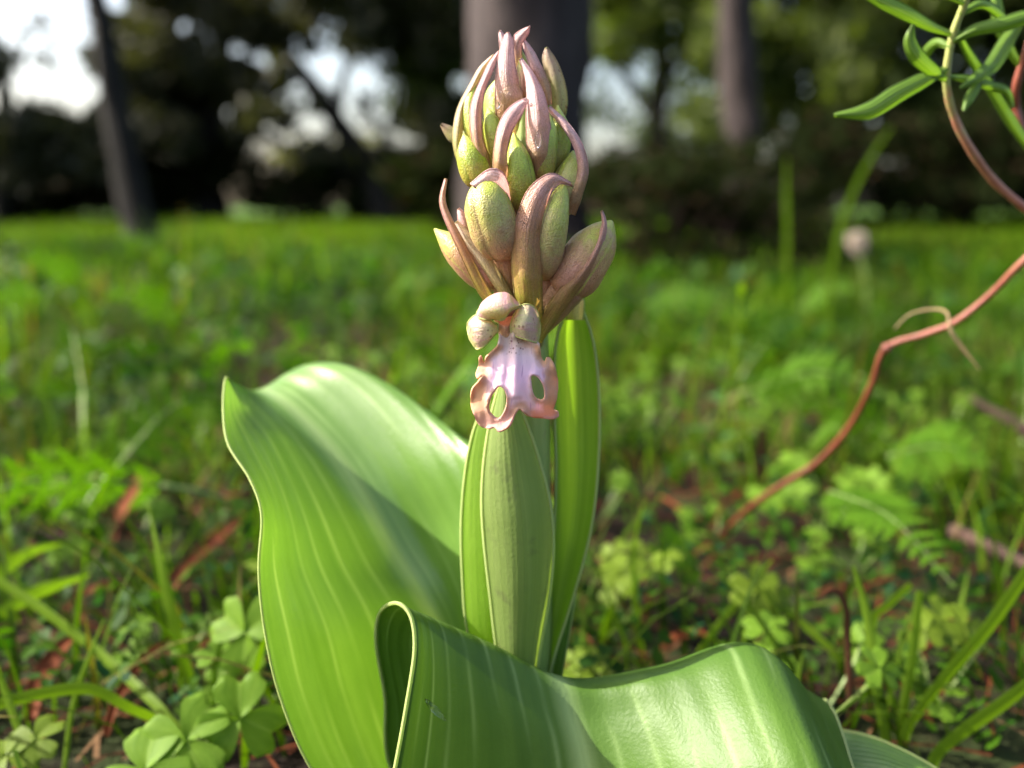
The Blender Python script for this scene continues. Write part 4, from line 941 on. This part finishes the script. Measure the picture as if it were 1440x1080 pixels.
g = Geo(); p0 = G(-40, 742, .015); p1 = G(140, 750, .012); tt = np.linspace(0, 1, 14)[:, None]
g.tube(p0*(1-tt)+p1*tt+np.c_[np.zeros(14), np.zeros(14), .004*np.sin(np.linspace(0, 7, 14))], np.linspace(.0035, .002, 14), 8, 0, True, lambda t, th: 1+.12*math.sin(3*th+9*t))
tag(g.build('twig', m_twig, None, tuple(float(q) for q in p0)), 'grey-brown dead twig lying in the grass at the clearing side', 'twig')
g = Geo(); p0 = G(1340, 745, .02); p1 = G(1460, 800, .02); g.tube(p0*(1-tt)+p1*tt, np.linspace(.004, .003, 14), 8, 0, True, lambda t, th: 1+.12*math.sin(3*th+9*t))
tag(g.build('twig', m_twig, None, tuple(float(q) for q in p0)), 'dark twig lying beyond the feathery leaf', 'twig')
g = Geo(); p0 = P(1365, 560, .62); p1 = P(1460, 615, .60); g.tube(p0*(1-tt)+p1*tt, np.linspace(.002, .006, 14), 8, 0, True, lambda t, th: 1+.12*math.sin(3*th+9*t))
e = P(1490, 640, .59); e2 = np.array((e[0]+.03, .59, -.005)); g.tube(cr([p1, e, e2], 8, True), .006, 8)
tag(g.build('twig', m_twig, None, tuple(float(q) for q in e2)), 'thick dead twig poking up through the weeds under the spurge', 'twig')
g = Geo(); p0 = P(60, 392, 2.0); p1 = P(240, 412, 1.9); p2 = P(420, 440, 1.8)
tw3 = cr([G(20, 400, .0), p0+np.array((0, 0, .01)), p1, p2, G(520, 470, 0)], 20, True); g.tube(tw3, np.linspace(.004, .002, 20), 6)
tag(g.build('twig', m_twig, None, tuple(float(q) for q in tw3[0])), 'long bare twig arching through the bright clearing grass', 'twig')

# ------------------------------------------------------------------ trefoil weeds
m_clover = leaf_mat('clover_leaf', (0.095, 0.19, 0.012), (0.15, 0.26, 0.022), (0.20, 0.31, 0.05), 6, 0.40, 0.55, 1.4, spec=0.15, ridge=0.03, veinamt=0.12)
m_clover_y = leaf_mat('clover_leaf_pale', (0.095, 0.155, 0.010), (0.135, 0.195, 0.015), (0.17, 0.23, 0.04), 6, 0.40, 0.55, 1.3, spec=0.15, ridge=0.03, veinamt=0.12)
m_petiole = leaf_mat('petiole', (0.14, 0.22, 0.05), (0.22, 0.30, 0.08), (0.3, 0.2, 0.1), 4, 0.0, .5, mid=None)
def leaflet(geo, c, ax, nrm, L, wd):
    """heart-shaped leaflet with folded midrib, from its hinge c along ax"""
    ax = ax/np.linalg.norm(ax); sd = np.cross(nrm, ax); sd /= np.linalg.norm(sd); up = np.cross(ax, sd)
    ts = np.linspace(0, 1, 9); vs_ = np.linspace(-1, 1, 9); grid = np.zeros((9, 9, 3))
    for i, t in enumerate(ts):
        hw = wd*(math.sin(min(1, t*1.05+.02)*math.pi*.62)**.9)*.55
        for j, s in enumerate(vs_):
            reach = L*t*(1+.10*math.sin(abs(s)*math.pi*.9))*(1-(.16*t**6)*(1-abs(s))**2*1.5)
            reach -= L*.30*t**5*abs(s)**4
            grid[i, j] = c+ax*reach+sd*hw*s+up*(.07*wd*abs(s)-.14*L*t*t)
    geo.grid(grid)
def clover(name, label, cat, centres, mat, root, group=None, size=.011, flip=0.0):
    t = thing(name, label, cat, tuple(float(q) for q in root), group)
    rng = np.random.RandomState(int(abs(root[0])*9999) % 9999)
    for (c, nrm, rot, s) in centres:
        c = np.asarray(c, float); nrm = np.asarray(nrm, float); nrm /= np.linalg.norm(nrm)
        g = Geo(); mid = (c+root)/2+np.array((rng.uniform(-.006, .006), rng.uniform(-.006, .006), .006))
        g.tube(cr([np.asarray(root)-np.array((0, 0, .002)), mid, c], 12, True), .0006, 6); st_ = g.build('petiole', m_petiole, t, root)
        a0 = np.cross(nrm, (0.3, 1, .2)); a0 /= np.linalg.norm(a0); b0 = np.cross(nrm, a0)
        for k in range(3):
            an = rot+k*2.094; g = Geo(); leaflet(g, c, a0*math.cos(an)+b0*math.sin(an), nrm, size*s, size*s*1.1); g.build('leaflet', mat, st_, root)
    return t
r0 = np.array((*G(285, 1075)[:2], 0.0))
clover('clover_plant', 'bright trefoil weed with heart-shaped leaflets at the foot of the broad leaf', 'weed', [
    (P(262, 1042, .278), (0, -.8, .8), .4, 1.2), (P(338, 1010, .285), (.2, -.9, .6), 1.2, 1.15), (P(205, 1085, .270), (-.1, -.7, .9), .9, 1.2)], m_clover, r0, None, .0135)
r0 = np.array((*G(20, 1085)[:2], 0.0))
clover('clover_plant', 'yellow-green trefoil weed under the short grass blade', 'weed', [(P(50, 1040, .285), (0, -.5, 1), .4, .9), (P(10, 1062, .28), (0, -.4, 1), 1.4, .9)], m_clover_y, r0, None, .011)
r0 = np.array((*G(1070, 905)[:2], 0.0))
clover('clover_plant', 'pale yellow-green trefoil weed where two stalks cross', 'weed', [(P(1064, 830, .372), (0, -.9, .7), .3, 1.1), (P(1088, 838, .376), (.3, -.8, .7), 1.5, .9)], m_clover_y, r0, None, .011)
r0 = np.array((*G(1340, 930)[:2], 0.0))
clover('clover_plant', 'pale trefoil weed behind the sweeping grass blade', 'weed', [(P(1322, 872, .35), (0, -.7, .8), .3, 1.0), (P(1355, 880, .36), (.2, -.6, .8), 1.1, 1.0), (P(1300, 888, .345), (-.2, -.6, .8), .8, .8)], m_clover_y, r0, None, .011)
r0 = np.array((*G(340, 985)[:2], 0.0))
clover('clover_plant', 'drooping green weed leaf touching the margin of the broad orchid leaf', 'weed', [(P(345, 890, .325), (-.3, -.9, .5), -.4, 1.1)], m_clover, r0, None, .015)
# more trefoil weeds, copies of two small kinds
ck = []
for k, mt in ((0, m_clover), (1, m_clover_y)):
    rr = np.array((0.0, 6.0, 0.0)); rng = np.random.RandomState(60+k)
    cs = [(rr+np.array((rng.uniform(-.02, .02), rng.uniform(-.02, .02), rng.uniform(.014, .034))), (rng.normal()*.3, -.35+rng.normal()*.3, 1), rng.rand()*2, rng.uniform(.7, 1.1)) for _ in range(6)]
    ck.append(clover('clover_plant', ('small green trefoil weed among the grass', 'small yellowish trefoil weed among the grass')[k], 'weed', cs, mt, rr, ('green trefoil weeds in the grass', 'yellowish trefoil weeds in the grass')[k], .009))
rp = np.random.RandomState(44); first = [True, True]
spots = []
for k in range(400):
    y = math.sqrt(rp.uniform(.33**2, 1.15**2)); x = rp.uniform(-.62, .62)*y*1.08
    if not keep_clear(np.array([x]), np.array([y]))[0]: continue
    if any((x-a)**2+(y-b)**2 < (.035*(1+y))**2 for a, b in spots): continue
    spots.append((x, y))
for i, (x, y) in enumerate(spots[:80]):
    k = 0 if rp.rand() < .88 else 1
    loc = (x, y, float(ground_h(x, y))); rz = rp.uniform(-.9, .9); s = rp.uniform(.8, 1.5)
    if first[k]: ck[k].location = loc; ck[k].rotation_euler = (0, 0, rz); first[k] = False
    else: copy_tree(ck[k], loc, rz, s)

# ------------------------------------------------------------------ feathery leaves
m_feather = plain_leaf('feathery_leaf', (0.040, 0.115, 0.007), (0.085, 0.18, 0.010), 0.4, .6, spec=.05)
def feather(name, label, base, tip, wid, root, group=None, n=11, droop=.01, cat='weed'):
    base, tip, root = (np.asarray(q, float) for q in (base, tip, root)); t = thing(name, label, cat, tuple(float(q) for q in root), group)
    mid = (base+tip)/2+np.array((0, 0, droop)); rach = cr([base, mid, tip], 30, True)
    g = Geo(); g.tube(cr([root-np.array((0, 0, .002)), (root+base)/2+np.array((0, 0, .004)), base], 10, True), .0008, 6); g.tube(rach, np.linspace(.0004, .00015, 30), 5); st_ = g.build('stalk', m_petiole, t, root)
    ax = tip-base; ax /= np.linalg.norm(ax); sd = np.cross(ax, (0, -.9, .7)); sd /= np.linalg.norm(sd); up = np.cross(sd, ax)
    for s in (-1, 1):
        for i in range(n):
            f = (i+.6)/n; c = rach[min(29, int(f*29))]; L = wid*(1-f)**.7*(.45+.55*min(1, f*5)); d = ax*.55+sd*s; d /= np.linalg.norm(d)
            g = Geo(); e = np.cross(up, d)
            for q in range(5):
                for ss in (-1, 1):
                    cc = c+d*L*(q+.3)/5; ll = L*.34*(1-q/6.5); dd = d*.7+e*ss; dd /= np.linalg.norm(dd); ww = np.cross(up, dd)*ll*.30
                    tip_ = cc+dd*ll-up*ll*.15; md = cc+dd*ll*.5
                    o0 = len(g.v); g.v += [tuple(cc), tuple(md+ww), tuple(tip_), tuple(md-ww)]; g.uv += [(0, .5), (.5, 0), (1, .5), (.5, 1)]; g.f.append((o0, o0+1, o0+2, o0+3)); g.m.append(0)
            cc = c+d*L; o0 = len(g.v); ww = e*L*.09; g.v += [tuple(c+d*L*.1), tuple(c+d*L*.6+ww), tuple(c+d*L*1.12), tuple(c+d*L*.6-ww)]; g.uv += [(0, .5), (.5, 0), (1, .5), (.5, 1)]; g.f.append((o0, o0+1, o0+2, o0+3)); g.m.append(0)
            g.build('leaflet', m_feather, st_, root, smooth=False)
    return t
feather('feathery_weed', 'large feathery divided leaf spreading below the bent spurge stem', P(1168, 690, .47), P(1345, 828, .385), .028, (*G(1150, 800)[:2], 0), None, 13)
feather('feathery_weed', 'feathery leaf held up close behind the spurge knee', P(1250, 640, .60), P(1400, 655, .56), .035, (*G(1270, 720)[:2], 0), None, 12)
feather('feathery_weed', 'feathery leaf in the shade beside the stout stalk', P(985, 800, .44), P(905, 790, .42), .022, (*G(980, 840)[:2], 0), None, 10)
fw = feather('feathery_weed', 'small feathery weed leaf growing in the grass', (0, 6, .03), (.05, 5.96, .045), .022, (-.02, 6.02, 0), 'small feathery weeds in the grass', 9)
k0 = True
for i in range(70):
    y = math.sqrt(rp.uniform(.5**2, 1.6**2)); x = rp.uniform(-.1, .62)*y*1.1 if rp.rand() < .72 else rp.uniform(-.6, 0)*y
    loc = (x, y, float(ground_h(x, y))); rz = rp.uniform(-3.1, 3.1); s = rp.uniform(.8, 2.2)
    if k0: fw.location = loc; fw.rotation_euler = (0, 0, rz); k0 = False
    else: copy_tree(fw, loc, rz, s, (rp.uniform(-.2, .2), rp.uniform(-.2, .2)))

# slender upright weed, seed head
m_blue = plain_leaf('bluish_leaf', (0.04, 0.11, 0.03), (0.08, 0.16, 0.04), .35, .6, spec=.1)
r0 = np.array((*G(1005, 700)[:2], 0.0)); t = thing('upright_weed', 'slender upright weed with narrow leaves and a bright growing tip', 'weed', tuple(r0))
Yw = float(r0[1]); sp = cr([r0-np.array((0, 0, .003)), P(1008, 640, Yw), P(1020, 560, Yw), P(1035, 480, Yw), P(1042, 405, Yw)], 20, True)
g = Geo(); g.tube(sp, np.linspace(.0016, .0008, 20), 6); g.build('stem', m_blade, t, r0)
rng = np.random.RandomState(12)
for i in range(16):
    c = sp[3+i]; a = i*2.4; L = .035*(1-.4*i/16); d = np.array((math.cos(a), math.sin(a)*.8, .25 if i < 12 else 1.3)); d /= np.linalg.norm(d); s_ = np.cross(d, (0, 0, 1)); s_ /= np.linalg.norm(s_)
    tt = np.linspace(0, 1, 7); grid = np.stack([c+np.outer(tt*L, d)-np.outer(tt**2*L*.25, (0, 0, 1))+np.outer(L*.11*np.sin(np.clip(tt*.95+.05, 0, 1)*math.pi)*q, s_) for q in (-1, 0, 1)], 1)
    g = Geo(); g.grid(grid); g.build('leaf', m_blue if i < 12 else m_blade, t, r0)
m_fluff = plain_leaf('seed_fluff', (0.42, 0.34, 0.28), (0.6, 0.52, 0.46), .3, .8, (1, 1, .9))
r0 = np.array((*G(1222, 470)[:2], 0.0)); t = thing('seed_head', 'pale fluffy seed head on a leafy stalk before the dark shrub', 'weed', tuple(r0)); Yh = float(r0[1])
r0[2] = float(ground_h(r0[0], r0[1])); t.location = tuple(r0)
c = P(1205, 340, Yh); g = Geo(); g.tube(cr([r0, P(1218, 400, Yh), c], 10, True), .0025, 6); g.build('stalk', m_petiole, t, r0)
leaf_cloud('fluff', [(c, (.016, .016, .018), 160)], .008, m_fluff, t, r0, np.random.RandomState(4))
